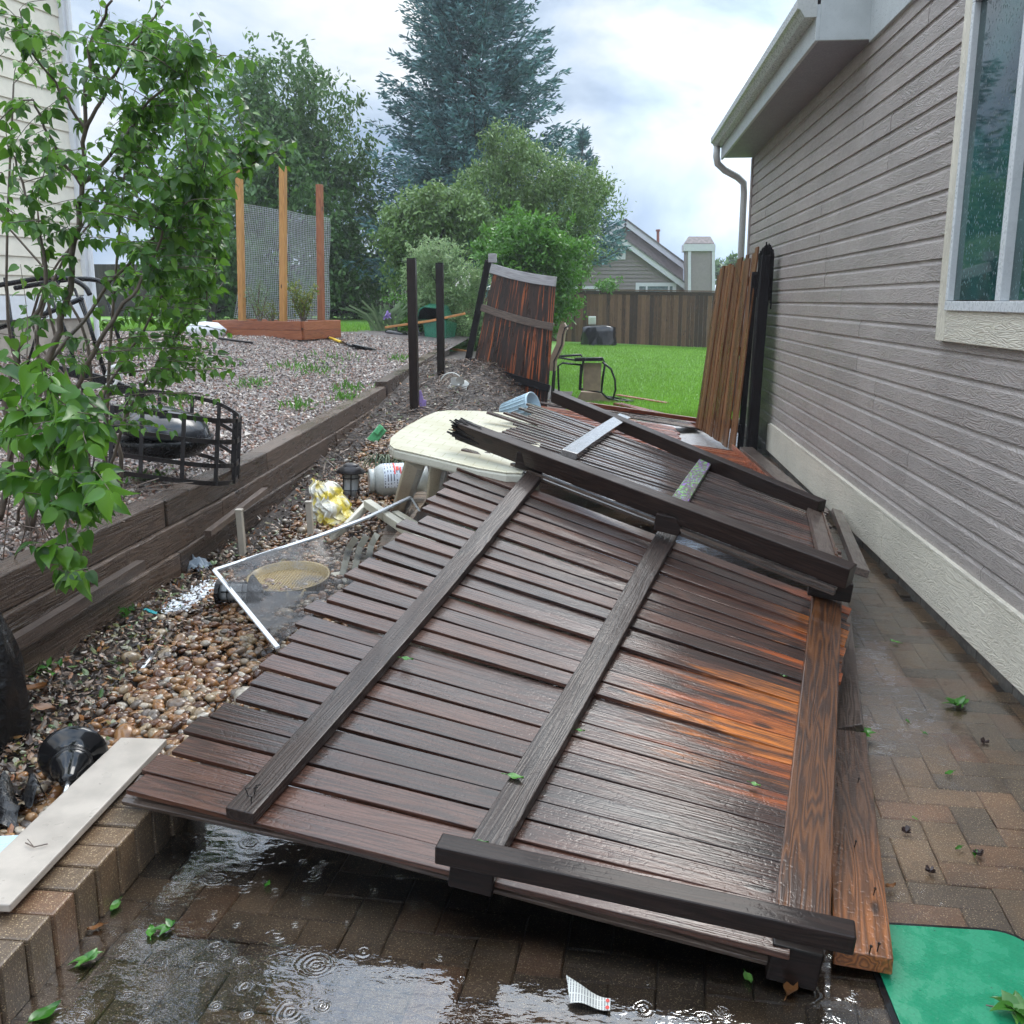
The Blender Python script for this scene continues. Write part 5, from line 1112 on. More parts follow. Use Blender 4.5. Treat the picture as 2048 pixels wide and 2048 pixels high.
def sprig_plant(name, label, cat, base, h, spread, nl, ll, mat, n_st=5, group=None):
    t_ = thing(name, label, cat, tuple(base), group); b = MB(); st = []
    for k in range(n_st):
        top = base+V3(random.gauss(0, spread), random.gauss(0, spread*.6), h*random.uniform(.7, 1)); mid = lerp(base, top, .5)+V3(random.gauss(0, spread*.3), 0, 0); b.tube([base, mid, top], [.012, .009, .004], 5); st.append((base, mid, top))
    b.build('stem', M['twig'], t_)
    P = []; 
    for k in range(nl): s_ = random.choice(st); x_ = random.uniform(.35, 1); p = lerp(s_[0], s_[1], x_*2) if x_ < .5 else lerp(s_[1], s_[2], x_*2-1); P.append(p+V3(*[random.gauss(0, spread*.35) for _ in range(3)]))
    P = np.array(P); N = len(P); b = MB(); leafset(b, P, RNG.normal(0, 1, (N, 3)), RNG.normal(0, .5, (N, 3))+V3(0, 0, 1), RNG.uniform(.6, 1.2, N)*ll, RNG.uniform(.3, .5, N)*ll); b.build('foliage', mat, t_); return t_
M['pale_shrub'] = leafmat('pale_young_leaves', [(.10, .18, .08), (.20, .32, .14), (.30, .42, .22)], .35, .35)
M['yg'] = leafmat('yellow_green_leaves', [(.07, .15, .02), (.16, .28, .03), (.34, .34, .05)], .35, .35)
sprig_plant('young_plant', 'pale leaved spindly young plant in the raised bed, between the left and middle posts', 'plant', Y(520, 650, 15.0), .72, .10, 420, .05, M['pale_shrub'])
sprig_plant('young_plant', 'low leafy plant at the foot of the middle garden post', 'plant', Y(545, 650, 14.9), .35, .10, 200, .05, M['yg'])
sprig_plant('young_plant', 'bushy yellow green plant in the raised bed, between the middle and right posts', 'plant', Y(607, 650, 14.9), .65, .10, 520, .07, M['yg'], 7)
# shovel, pipe on gravel, white lump
s0_, s1_, s2_ = YARD(652, 677), YARD(706, 697), YARD(738, 700)
sh = thing('shovel', 'shovel with yellow grip lying on the gravel in front of the raised bed', 'shovel', tuple(s1_))
up_ = V3(0, 0, .03); b = MB(); b.tube([s0_+up_, lerp(s0_, s1_, .15)+up_], .02, 8); b.tube([lerp(s0_, s1_, .55)+up_, s1_+up_], .018, 8); b.build('shaft', M['blackplastic'], sh, smooth=True)
b = MB(); b.tube([lerp(s0_, s1_, .15)+up_, lerp(s0_, s1_, .58)+up_], .021, 8); b.build('grip', M['yellow'], sh, smooth=True)
b = MB(); d = nrm(s2_-s1_); e = np.cross(d, V3(0, 0, 1)); b.grid(lambda s, t: s1_+d*(s*.34)+e*((t-.5)*.24*(1-.5*s**3))+V3(0, 0, .02+.05*abs(t-.5)*2*(1-s)), 8, 6); b.prism([s1_+e*.11+V3(0, 0, .03), s1_-e*.11+V3(0, 0, .03), s1_-e*.11+d*.22, s1_+d*.34, s1_+e*.11+d*.22], (0, 0, .012)); b.build('blade', M['blackmetal'], sh)
p, q_ = YARD(437, 681), YARD(506, 690); tube_thing('dark_pole', 'thin dark pole lying on gravel before the raised bed', 'pole', [p+up_, q_+up_], .016, M['darkmetal'])
p = YARD(412, 672); b = MB(); b.lathe([(.001, 0), (.3, .0), (.33, .10), (.2, .20), (.001, .22)], p, 18, np.diag([1, .6, 1.])); tag(b.build('white_sack', M['white'], smooth=True), 'white plastic sack half hidden by the bush, left of the raised bed', 'sack')
# ------------------------------------------------------------------ wheelbarrow on its side
wb = thing('wheelbarrow', 'green wheelbarrow tipped on its front beside the dark posts with orange wooden handles', 'wheelbarrow', tuple(Y(850, 700, 17)))
q = px(17.0)
b = MB(); o3 = V3(0, .55, 0)
b.add([q(846, 642), q(893, 640), q(888, 700), q(852, 698), q(843, 640)+o3, q(905, 648)+o3, q(895, 708)+o3, q(850, 700)+o3], [[0, 1, 2, 3], [1, 5, 6, 2], [4, 7, 6, 5], [0, 3, 7, 4], [3, 2, 6, 7]]); b.add([q(834, 640), q(838, 618), q(846, 613), q(880, 616), q(893, 638)], [[0, 1, 2, 3, 4]])
b.prism([q(832, 641), q(838, 619), q(848, 613), q(884, 617), q(896, 640)], (0, .6, .05)); b.build('tray', M['barrow'], wb, bevel=.015)
b = MB(); b.plank([q(770, 655), q(860, 642), q(931, 627)], .05, .04, seg=3); b.build('handle', M['orangewood'], wb, bevel=.006)
b = MB(); b.plank([q(779, 675)+o3*.3, q(860, 690), q(938, 703)-o3*.2], .05, .04, seg=3); b.build('handle', M['orangewood'], wb, bevel=.006)
b = MB(); wc = q(793, 667); K = np.array(Matrix.Rotation(R(10), 3, 'Y')); b.lathe([(.10, -.035), (.17, -.045), (.20, -.02), (.205, 0), (.20, .02), (.17, .045), (.10, .035)], wc, 26, K); wh = b.build('wheel', M['blackplastic'], wb, smooth=True)
b = MB(); b.lathe([(.001, -.05), (.05, -.05), (.1, -.03), (.1, .03), (.05, .05), (.001, .06)], wc, 20, K); b.tube([wc-V3(0, 0, .12), wc+V3(0, 0, .12)], .018, 6); b.build('hub', M['blackmetal'], wh, smooth=True)
b = MB(); b.tube([q(834, 643), q(841, 690), q(843, 706)], .018, 6); b.tube([q(815, 650), q(845, 645), q(870, 640)], .016, 6); b.tube([q(843, 668), q(830, 664), q(816, 668)], .014, 6); b.build('brace', M['blackmetal'], wb, smooth=True)
b = MB(); b.tube([q(915, 628), q(918, 672)], .02, 6); b.build('pipe', M['whiteplastic']); bpy.data.objects.remove(bpy.data.objects['pipe'])
# ------------------------------------------------------------------ fire ring basket with kettle lid on the gravel
fy = 6.3
fr_ = thing('fire_basket', 'dark metal strap basket tipped on the gravel behind the bush, holding a round speckled lid', 'metal basket', tuple(YARD(330, 940)))
top_pts = [(160, 915-0), (152, 905), (168, 880)]
def ringpath(uvs, ys): return [Y(u, v, y_) for (u, v), y_ in zip(uvs, ys)]
def catm(P, n=6):
    P = [P[0]]+list(P)+[P[-1]]; o = []
    for i in range(1, len(P)-2):
        for k in range(n):
            t = k/n; a, b_, c, d = P[i-1:i+3]; o.append(.5*((2*b_)+(-a+c)*t+(2*a-5*b_+4*c-d)*t*t+(-a+3*b_-3*c+d)*t**3))
    o.append(P[-2]); return o
fr0 = [(225, 815), (300, 825), (400, 838), (462, 842), (480, 838), (470, 825), (430, 805), (360, 790), (280, 782), (215, 790)]
ysr = [5.3, 5.3, 5.35, 5.5, 5.75, 6.0, 6.15, 6.25, 6.3, 6.2]
rt_ = ringpath(fr0, ysr); dn = V3(.0, -.05, -.36)
bands = [catm([p+dn*k+V3(-.02, 0, 0)*k for p in rt_]+[rt_[0]+dn*k]) for k in (0, .34, .72, 1.0)]
for bd in bands: b = MB(); b.plank(bd, .006, .026, (0, 0, 1)); b.build('hoop', M['darkmetal'], fr_)
b = MB()
for i in range(0, len(bands[0])-1, 5):
    b = MB(); b.plank([bands[0][i]+V3(0, 0, .01), bands[1][i], bands[2][i], bands[3][i]-V3(0, 0, .01)], .024, .006, (0, 1, 0)); b.build('upright', M['darkmetal'], fr_)
lc = (bands[1][8]+bands[1][40])/2+V3(-.12, 0, -.02)
lid = thing('kettle_lid', 'round speckled black barbecue lid sitting inside the dark metal basket', 'grill lid', tuple(lc-V3(0, 0, .12)))
spk = plain('speckled_enamel', (.02, .022, .026), .2, var=.3)
b = MB(); b.lathe([(.30, -.02), (.295, 0), (.27, .05), (.2, .10), (.1, .125), (.001, .13)], lc, 36, np.array(Matrix.Rotation(R(10), 3, 'Y'))); b.build('dome', spk, lid, smooth=True)
b = MB(); b.lathe([(.001, -.14), (.2, -.14), (.27, -.09), (.29, -.05), (.30, -.05), (.28, -.1), (.21, -.16)], lc+V3(.02, -.02, .0), 36); b.build('bowl', M['blackmetal'], lid, smooth=True)
b = MB(); b.plank([lc+V3(.02, -.06, .125), lc+V3(.10, -.16, .12)], .05, .02); b.build('handle', M['blackplastic'], lid, bevel=.004)
# arched black metal frame behind the bush
af = thing('arched_frame', 'black arched metal frame standing behind the bush stems by the window well', 'metal frame', tuple(YARD(150, 790)))
q = px(6.6); b = MB()
for dy, r_ in ((0, .018), (.35, .018)):
    b.tube(catm([q(u, v)+V3(0, dy, 0) for u, v in ((-30, 575), (30, 565), (90, 556), (140, 558), (168, 572), (180, 590))]), r_, 7)
    b.tube([q(u, v)+V3(0, dy, 0) for u, v in ((165, 600), (185, 670), (215, 760))], .015, 6); b.tube([q(u, v)+V3(0, dy, 0) for u, v in ((95, 575), (130, 660), (172, 800))], .013, 6)
b.tube([q(-20, 660), q(80, 632), q(165, 596)], .018, 6); b.tube([q(10, 555), q(30, 700), q(50, 800)], .012, 6); b.tube([q(120, 560), q(70, 680), q(40, 780)], .010, 6)
b.build('tubes', M['blackmetal'], af, smooth=True)
b = MB(); b.plank([q(100, 735), q(200, 758), q(290, 792)], .03, .06); b.plank([q(-20, 800), q(60, 790), q(130, 740)], .02, .04); b.build('cross_bar', M['blackmetal'], af)
b = MB(); b.tube(catm([q(215, 755), q(222, 738), q(236, 735), q(240, 752), q(228, 772), q(214, 768)]), .02, 8); hz = b.build('hose_loop', M['whiteplastic'], smooth=True); tag(hz, 'white curved hose loop caught on the black metal frame', 'hose')
bgm = NT('crinkled_black_bag'); bn = bgm.noise(bgm.coord('pc', (1, 1, .6)), 16, 5, .6, 1.5); bgm.set(base=(.006, .006, .007), rough=.13, normal=bgm.bump(bn, .6, .03), spec=.6)
# black trash bag at left edge
b = MB(); tbc = BED(-30, 1320); tbc = V3(-2.17, 2.95, .10)
def bagp(s, t):
    a = s*2*math.pi; ph = t*math.pi*.5; r_ = .18*(math.cos(ph)**.6 if ph < 1.56 else 0); k = 1+.07*math.sin(7*a+4*t)+.05*math.sin(13*a-7*t)+.03*math.sin(21*a+11*t)
    return tbc+V3(r_*k*math.cos(a), r_*k*math.sin(a), 0.52*math.sin(ph)*(1+.04*math.sin(5*a)))
b.grid(bagp, 60, 24); tag(b.build('black_bag', bgm.m, smooth=True), 'shiny black plastic bag standing at the left edge by the timber wall', 'bag')
b = MB(); p = G(10, 1610, .13)
for k in range(1): b.grid(lambda s, t: p+V3(-.16+.26*s, -.12+.2*t, .04*abs(math.sin(9*s+4*t))+.03*math.sin(13*t*s+s*5)), 16, 12)
tag(b.build('black_film', bgm.m, smooth=True), 'crumpled black plastic film on pebbles under the white board at lower left', 'plastic film')
b = MB(); p = G(0, 1690, .165); b.box((p[0]-.02, p[1]-.02, .158), (.16, .12, .02), .2); tag(b.build('plastic_sheet', plain('pale_blue_panel', (.45, .6, .68), .3, var=.03), bevel=.003), 'corner of a pale blue panel under the white board', 'panel')
# foam granules / hail-like white patch and cloth
N = 900; P = np.zeros((N, 3)); c1_, c2_ = BED(352, 1225), BED(430, 1175)
tq = RNG.random(N); P[:, 0] = c1_[0]*(1-tq)+c2_[0]*tq+RNG.normal(0, .035, N); P[:, 1] = c1_[1]*(1-tq)+c2_[1]*tq+RNG.normal(0, .05, N); P[:, 2] = bedz(P[:, 0], P[:, 1])+.015+RNG.random(N)*.012
b = MB(); stones(b, N, P, .008, V=IV, Fc=IF); tag(b.build('white_grit', M['white']), 'spilled patch of white grit on dead leaves at the timber wall', 'grit', kind='stuff')
p = BED(385, 1140); b = MB(); b.grid(lambda s, t: p+V3(.18*(s-.5)+.01*math.sin(17*t), .15*(t-.5)+.01*math.sin(19*s), .02+.05*math.sin(3.1*s)*math.sin(3.1*t)+.012*math.sin(11*s+15*t)+.009*math.sin(27*t-13*s)+.006*math.sin(41*s+9*t)), 18, 18); tag(b.build('grey_rag', plain('grey_blue_rag', (.22, .26, .30), .6, bump=.4), smooth=True), 'crumpled grey blue rag on the wall foot above the white grit', 'rag')
b = MB(); p = BED(298, 1230); b.plank([p+V3(-.02, 0, .03), p+V3(.03, -.02, .025)], .02, .004); b.plank([p+V3(.02, -.03, .03), p+V3(.07, -.05, .025)], .022, .004); tag(b.build('teal_scrap', plain('teal_scrap', (.02, .35, .38), .3)), 'small teal plastic scraps among the dead leaves', 'scrap')
# paper label in the puddle
pl0 = G(1135, 1970, .0); tq = thing('paper_tag', 'curled white printed tag with two red dots lying in the puddle', 'tag', tuple(G(1175, 2000, .01)))
def tagf(s, t): a = lerp(G(1132, 1975, .012), G(1140, 2010, .012), t); c = lerp(G(1222, 2000, .012), G(1220, 2024, .012), t); return lerp(a, c, s)+V3(0, 0, .006+.028*(1-s)**3*(1-t)+.005*math.sin(6*s))
def tagmat():
    t = NT('printed_tag'); s_ = t.n('ShaderNodeSeparateXYZ'); t.l(t.coord('pc'), s_.inputs[0]); k = t.math('SINE', t.math('MULTIPLY', s_.outputs[0], 6.28*150)); n = t.noise(t.coord('pc', (1, 300, 1)), 1, 1)
    return t.set(base=t.mix(t.math('MULTIPLY', t.rng(k, .2, .5), t.rng(n, .42, .5)), (.66, .66, .60), (.2, .2, .2)), rough=.35)
b = MB(); b.grid(tagf, 12, 6); b.build('paper', tagmat(), tq, smooth=True)
for tt in (.25, .8): b = MB(); c_ = tagf(.93, tt)+V3(0, 0, .0015); b.prism([c_+V3(.0045*math.cos(a), .006*math.sin(a), 0) for a in np.linspace(0, 6.283, 13)[:-1]], (0, 0, .0005)); b.build('dot', mred, tq)
# ------------------------------------------------------------------ fallen leaves, twigs, seed clusters
def one_leaf(name, label, u, v, L, mat, z=.012, w=.5, ang=None, group='fallen leaves on the patio and boards', curl=.25, p=None):
    p = G(u*D_, v*D_, z) if p is None else p; a = random.uniform(0, 6.28) if ang is None else ang
    b = MB(); d = V3(math.cos(a), math.sin(a), 0); e = V3(-math.sin(a), math.cos(a), 0)
    def f(s, t): wv = L*w*math.sin(math.pi*s**.8)**.8; return p+d*L*(s-.5)+e*wv*(t-.5)+V3(0, 0, .003+L*curl*(abs(t-.5)*.5+.6*(s-.5)**2)+.002*math.sin(9*s+5*t))
    b.grid(f, 8, 4, rn=random.random()); b.tube([f(0, .5), f(0, .5)-d*L*.3], .0012, 4, rn=random.random()); return tag(b.build(name, mat, smooth=True), label, 'leaf', group)
LFS = [(217, 1712, .05, 'g', 'on the wet pavers near the kerb blocks, upper of three'), (285, 1760, .05, 'g', 'dark round one floating near the kerb blocks below the small sprig'), (505, 1670, .03, 'g', 'on pavers just below the front picket, left part'), (1350, 1690, .035, 'g', 'x'),
       (1808, 1602, .03, 'g', 'on pavers right of the nailed board, left of a pair'), (1840, 1612, .035, 'g', 'on pavers right of the nailed board, right of a pair'), (1725, 1545, .02, 'g', 'tiny, on pavers between the nailed board and the house'), (1790, 1460, .04, 'g', 'thin pale one on pavers at the far right'), (1745, 1385, .03, 'g', 'on pavers midway between the panel and the wet sheen'), (1712, 1362, .03, 'g', 'on pavers farthest from camera beside the grey board'), (1412, 1848, .04, 'g', 'under the front post end in the wet joint'), (85, 1915, .08, 'g', 'large one at the very bottom left corner'),
       (1688, 1212, .05, 'g', 'near the house wall on the water, farthest right strip'), (1600, 1222, .05, 'g', 'beside the panel frame on the right')]
for k, (u, v, L, c_, tx) in enumerate(LFS):
    if tx == 'x': continue
    one_leaf('fallen_leaf', 'green leaf '+tx, u, v, L, M['green_leaf'])
one_leaf('fallen_leaf', 'curled tan leaf on wet pavers in front of the black post stub', 1492, 1872, .065, M['brown_leaf'], curl=.9, ang=1.1)
one_leaf('fallen_leaf', 'upright tan leaf on pavers right of the nailed board', 1680, 1675, .035, M['brown_leaf'], curl=.6)
one_leaf('fallen_leaf', 'small tan leaf floating by the kerb blocks', 180, 1752, .04, M['brown_leaf'])
one_leaf('fallen_leaf', 'big red orange dead leaf on the leaf litter at the left', 60, 1303, .11, M['brown_leaf'], z=.13, curl=.5)
one_leaf('fallen_leaf', 'long brown dead leaf on the litter above the tipped lamp', 85, 1340, .10, M['litter'], z=.13, curl=.4)
def on_panel(P_, u, v, L, mat, label, off=.05): a, t = inv(P_, u*D_, v*D_, off); return one_leaf('fallen_leaf', label, 0, 0, L, mat, p=P_(a, t, off), ang=random.uniform(-.6, .3))
on_panel(P1, 972, 1468, .055, M['green_leaf'], 'pale green leaf lying on the centre rail of the nearest panel'); on_panel(P1, 908, 1592, .04, M['green_leaf'], 'folded green leaf at the near end of the centre rail')
on_panel(P1, 768, 1245, .05, M['green_leaf'], 'green leaf tucked beside the left rail below its crack', .03); on_panel(P1, 1480, 1277, .02, M['green_leaf'], 'tiny green leaf on the orange stained pickets, upper one', .02)
on_panel(P1, 1538, 1430, .03, M['green_leaf'], 'green leaf on orange pickets close to the brown frame board', .02); on_panel(P1, 1425, 1482, .035, M['green_leaf'], 'green leaf on the orange stained pickets, lower one', .02); on_panel(P1, 1095, 1380, .03, M['green_leaf'], 'dark green leaf on pickets just right of the centre rail', .02)
def sprig(label, u, v, L, n, z=.012, group='broken leafy sprigs on the patio'):
    p = G(u*D_, v*D_, z); t_ = thing('leafy_sprig', label, 'sprig', tuple(p), group); P = []; dr = []
    b = MB(); a0_ = random.uniform(-.5, .5); d0 = V3(math.cos(a0_), math.sin(a0_), .1); b.tube([p-d0*L*.8, p, p+d0*L*.6], .002, 5); b.build('stem', M['twig'], t_)
    for k in range(n): a = random.uniform(0, 6.28); dr.append(V3(math.cos(a), math.sin(a), random.uniform(0, .6))); P.append(p+d0*random.uniform(-.2, .5)*L+V3(0, 0, .006))
    b = MB(); leafset(b, np.array(P), np.array(dr), np.tile(V3(0, 0, 1), (n, 1))+RNG.normal(0, .3, (n, 3)), RNG.uniform(.7, 1.2, n)*L, RNG.uniform(.45, .6, n)*L, 'heart'); b.build('leaves', M['green_leaf'], t_, smooth=True)
sprig('small bright green leafy sprig floating near the kerb blocks, right of the lowest leaf', 160, 1815, .045, 7); sprig('green leafy sprig beside the round dark leaf in the puddle', 312, 1755, .035, 6)
sprig('dense green leafy sprig on the water edge near the house wall', 1808, 1332, .06, 12); sprig('green leafy sprig at the right edge on the green mat corner', 1905, 1905, .06, 12, .03); sprig('green leafy sprig caught against the grey board end', 1622, 1388, .05, 8, .03)
def cone_thing(u, v, lab):
    p = G(u*D_, v*D_, .012); b = MB()
    for k in range(14): a = random.uniform(0, 6.28); b.plank([p, p+V3(math.cos(a)*.014, math.sin(a)*.014, random.uniform(0, .016))], .007, .003)
    tag(b.build('seed_cluster', M['cone']), lab, 'seed cluster', 'dark seed clusters on the patio')
cone_thing(1710, 1570, 'dark seed cluster on pavers right of the nailed board, upper left one'); cone_thing(1755, 1645, 'dark seed cluster on pavers, nearest to the green mat'); cone_thing(1845, 1612, 'dark seed cluster beside the pair of green leaves'); cone_thing(1858, 1400, 'dark seed cluster toward the house wall at the far right')
for k, (u0, v0, u1, v1, lab) in enumerate(((48, 1590, 90, 1592, 'thin forked twig lying on the white board'), (350, 1850, 380, 1885, 'x'))):
    if lab == 'x': continue
    b = MB(); z_ = .203; b.tube([G(u0*D_, v0*D_, z_), G(64*D_, 1598*D_, z_), G(u1*D_, v1*D_, z_)], .0018, 5); b.tube([G(64*D_, 1598*D_, z_), G(52*D_, 1583*D_, z_+.01)], .0012, 5); tag(b.build('twig', M['twig']), lab, 'twig')
# bent nails on the left rail end
a, t = inv(P1, 470*D_, 1515*D_, .05)
for k in range(4): nl = MB(); p = P1(a+random.uniform(-.02, .02), t+random.uniform(0, .03), .045); nl.tube([p, p+V3(random.uniform(-.01, .01), -.005, .025), p+V3(random.uniform(-.03, .03), -.01, .03)], .0016, 5); nl.build('nail', M['blackmetal'], f1)
# ================================================================== VEGETATION
# --- lilac bush, left foreground
lil = thing('lilac_bush', 'tall green leafy bush with brown stems filling the left side above the timber wall', 'bush', (-2.75, 4.2, .48))
stems = [  # (u, v, y) in native photo pixels: measured course of each main stem
 [(60, 1060, 4.15), (50, 880, 4.2), (90, 740, 4.25), (125, 640, 4.3), (150, 480, 4.3), (165, 370, 4.3), (170, 260, 4.25), (180, 100, 4.2), (225, 0, 4.1)],
 [(165, 370, 4.3), (230, 300, 4.3), (290, 215, 4.2), (360, 150, 4.1), (440, 110, 4.0)],
 [(170, 260, 4.25), (215, 180, 4.2), (262, 90, 4.15), (330, 10, 4.1)],
 [(60, 1060, 4.15), (100, 900, 4.0), (160, 760, 3.95), (225, 640, 3.95), (285, 560, 4.0), (330, 460, 4.0), (400, 390, 4.0)],
 [(0, 1040, 3.9), (20, 900, 3.9), (10, 800, 3.9), (40, 700, 3.9), (90, 560, 3.9), (60, 420, 3.9), (20, 300, 3.9)],
 [(90, 740, 4.25), (180, 620, 4.5), (300, 480, 4.6), (420, 400, 4.6), (500, 330, 4.6), (560, 300, 4.6)],
 [(210, 960, 4.6), (260, 820, 4.6), (330, 700, 4.6), (400, 620, 4.5), (440, 520, 4.5)],
 [(120, 1000, 4.4), (200, 800, 4.5), (300, 640, 4.6), (340, 520, 4.5), (330, 400, 4.5)],
 [(165, 370, 4.3), (110, 300, 4.2), (60, 200, 4.1), (0, 240, 4.0)],
 [(170, 260, 4.25), (120, 180, 4.2), (60, 100, 4.1), (40, 20, 4.0)],
 [(30, 1050, 3.7), (60, 960, 3.4), (100, 880, 3.1), (150, 850, 2.95), (190, 900, 2.85), (170, 1010, 2.8)],
 [(10, 1000, 3.6), (20, 900, 3.3), (60, 820, 3.0), (130, 790, 2.9), (200, 860, 2.8)],
 [(60, 960, 3.4), (110, 980, 3.0), (130, 1060, 2.85), (150, 1160, 2.8)]]
b = MB(); nodes = []
for i, st_ in enumerate(stems):
    P_ = catm([Y(u, v, y_) for u, v, y_ in st_], 5); n = len(P_); r0_ = [.030, .014, .014, .020, .022, .015, .014, .013, .012, .011, .010, .009, .008][i]
    P_ = [p+V3(random.gauss(0, .006), random.gauss(0, .006), 0) for p in P_]
    b.tube(P_, [r0_*.68*(1-.75*k/(n-1)) for k in range(n)], 8)
    for k, p in enumerate(P_): nodes.append((p, i))
for k in range(9):
    x_ = random.uniform(-2.95, -2.6); y_ = random.uniform(3.4, 5); P_ = catm([V3(x_, y_, .45), V3(x_+.05, y_, .9), V3(x_+random.gauss(0, .15), y_, 1.5), V3(x_+random.gauss(0, .3), y_-.1, 2.0+random.random()*.6)], 5); b.tube(P_, [.014*(1-.7*i/(len(P_)-1)) for i in range(len(P_))], 6)
    for p in P_[8:]: nodes.append((p, 3))
NP = np.array([p for p, _ in nodes])
# leafy twig targets: (u, v, su, sv, y, sy, count, leaf length)
clumps = [(200, 120, 130, 90, 4.1, .25, 32, .075), (330, 90, 90, 60, 4.1, .2, 26, .075), (60, 60, 70, 60, 4.0, .2, 12, .075), (390, 200, 70, 70, 4.2, .25, 34, .075), (300, 250, 90, 70, 4.3, .3, 34, .075), (420, 330, 75, 60, 4.3, .3, 40, .075), (330, 370, 80, 60, 4.3, .3, 44, .075), (500, 300, 40, 30, 4.5, .15, 12, .075), (440, 440, 55, 60, 4.4, .3, 38, .075), (250, 440, 90, 70, 4.3, .3, 26, .075), (350, 560, 70, 70, 4.5, .3, 44, .07), (300, 690, 80, 60, 4.6, .3, 34, .065), (420, 740, 45, 50, 4.5, .2, 18, .065), (110, 320, 80, 60, 4.0, .3, 26, .075), (60, 420, 60, 60, 3.9, .3, 16, .075), (60, 220, 60, 60, 4.0, .2, 10, .08), (130, 520, 80, 60, 4.1, .3, 10, .075), (80, 660, 60, 60, 3.8, .3, 8, .075), (290, 800, 70, 50, 4.7, .3, 12, .06),
 (80, 820, 70, 50, 2.9, .2, 16, .095), (150, 870, 55, 50, 2.8, .15, 16, .10), (60, 930, 60, 50, 2.9, .2, 14, .095), (175, 980, 45, 45, 2.75, .12, 14, .10), (135, 1090, 35, 50, 2.75, .1, 9, .095), (30, 720, 40, 50, 3.0, .2, 6, .09)]
LP, LD, LN, LL = [], [], [], []
for (u, v, su, sv, y_, sy, cnt, ll) in clumps:
    for k in range(int(cnt*((1.3 if u > 140 else .75) if y_ > 3.5 else .72))):
        uu, vv = random.gauss(u, su*.72), random.gauss(v, sv*.72)
        if uu > 450 and 335 < vv < 660: continue
        T = Y(uu, vv, random.gauss(y_, sy))
        d2 = np.linalg.norm(NP-T, axis=1)+np.maximum(0, NP[:, 2]-T[2])*1.5; j = int(np.argmin(d2)); A = NP[j]
        mid = lerp(A, T, .5)+V3(random.gauss(0, .03), random.gauss(0, .03), .05*np.linalg.norm(T-A)); pth = catm([A, mid, T], 5); L = np.linalg.norm(T-A)
        b.tube(pth, [max(.0015, .006*min(1, L)*(1-.75*q/(len(pth)-1))) for q in range(len(pth))], 4)
        ax_ = nrm(T-mid); npair = random.randint(4, 7); tl = min(L, .34)
        for q in range(npair):
            x_ = 1-q*(tl/max(L, .05))/npair; x_ = max(0, x_); p = lerp(mid, T, 2*x_-1) if x_ > .5 else lerp(A, mid, 2*x_)
            rot_ = q*1.57+random.gauss(0, .3); sd_ = nrm(np.cross(ax_, V3(0, 0, 1))+.01); s2 = np.cross(ax_, sd_); o_ = sd_*math.cos(rot_)+s2*math.sin(rot_)
            for sg in (-1, 1):
                dd = nrm(o_*sg*.9+ax_*.35+V3(random.gauss(0, .25), random.gauss(0, .25), -.85)); LP.append(p+dd*.012); LD.append(dd); LN.append(V3(random.gauss(0, .6), random.gauss(-.35, .6), .7)); LL.append(ll*(.76 if y_ > 3.5 else .84)*random.uniform(.45, 1.2)*(.75 if q == 0 else 1))
b.build('branches', M['bark'], lil, smooth=True)
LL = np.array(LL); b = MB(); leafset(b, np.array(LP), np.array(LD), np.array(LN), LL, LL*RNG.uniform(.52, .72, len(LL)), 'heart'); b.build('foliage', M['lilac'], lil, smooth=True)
# dry twigs and ivy sprout at the bush foot
b = MB()
for k in range(46):
    p = V3(random.uniform(-2.75, -2.45), random.uniform(3.6, 5.2), .5); d = nrm(V3(random.gauss(.15, .3), random.gauss(-.1, .4), random.uniform(.15, .9))); l_ = random.uniform(.2, .6); b.tube(catm([p, p+d*l_*.5+V3(random.gauss(0, .04), 0, .03), p+d*l_+V3(random.gauss(0, .07), random.gauss(0, .07), -.04)], 3), .0028, 4)
tag(b.build('dry_brush', M['twig']), 'tangle of thin dry twigs at the foot of the bush behind the timber wall', 'twigs', kind='stuff')
def ground_sprout(label, p, n, ll, mat, spread=.12, group='weeds'):
    t_ = MB(); P = np.array([p+V3(random.gauss(0, spread), random.gauss(0, spread), random.uniform(.01, .07)) for _ in range(n)]); leafset(t_, P, RNG.normal(0, 1, (n, 3))+V3(0, 0, .5), RNG.normal(0, .5, (n, 3))+V3(0, 0, 1), RNG.uniform(.6, 1.2, n)*ll, RNG.uniform(.4, .6, n)*ll)
    for k in range(n): t_.tube([p, P[k]], .0015, 3)
    return tag(t_.build('weed_plant', mat), label, 'weed', group)
ground_sprout('leafy green weed growing at the timber wall foot above the dead leaves', BED(232, 1235), 26, .05, M['green_leaf'], .07); ground_sprout('small green weed in the leaf litter at the far left', BED(70, 1350), 18, .05, M['green_leaf'], .05)
ground_sprout('green weed tuft at the base of the lilac stems on gravel', YARD(300, 960), 40, .05, M['shrub'], .10)
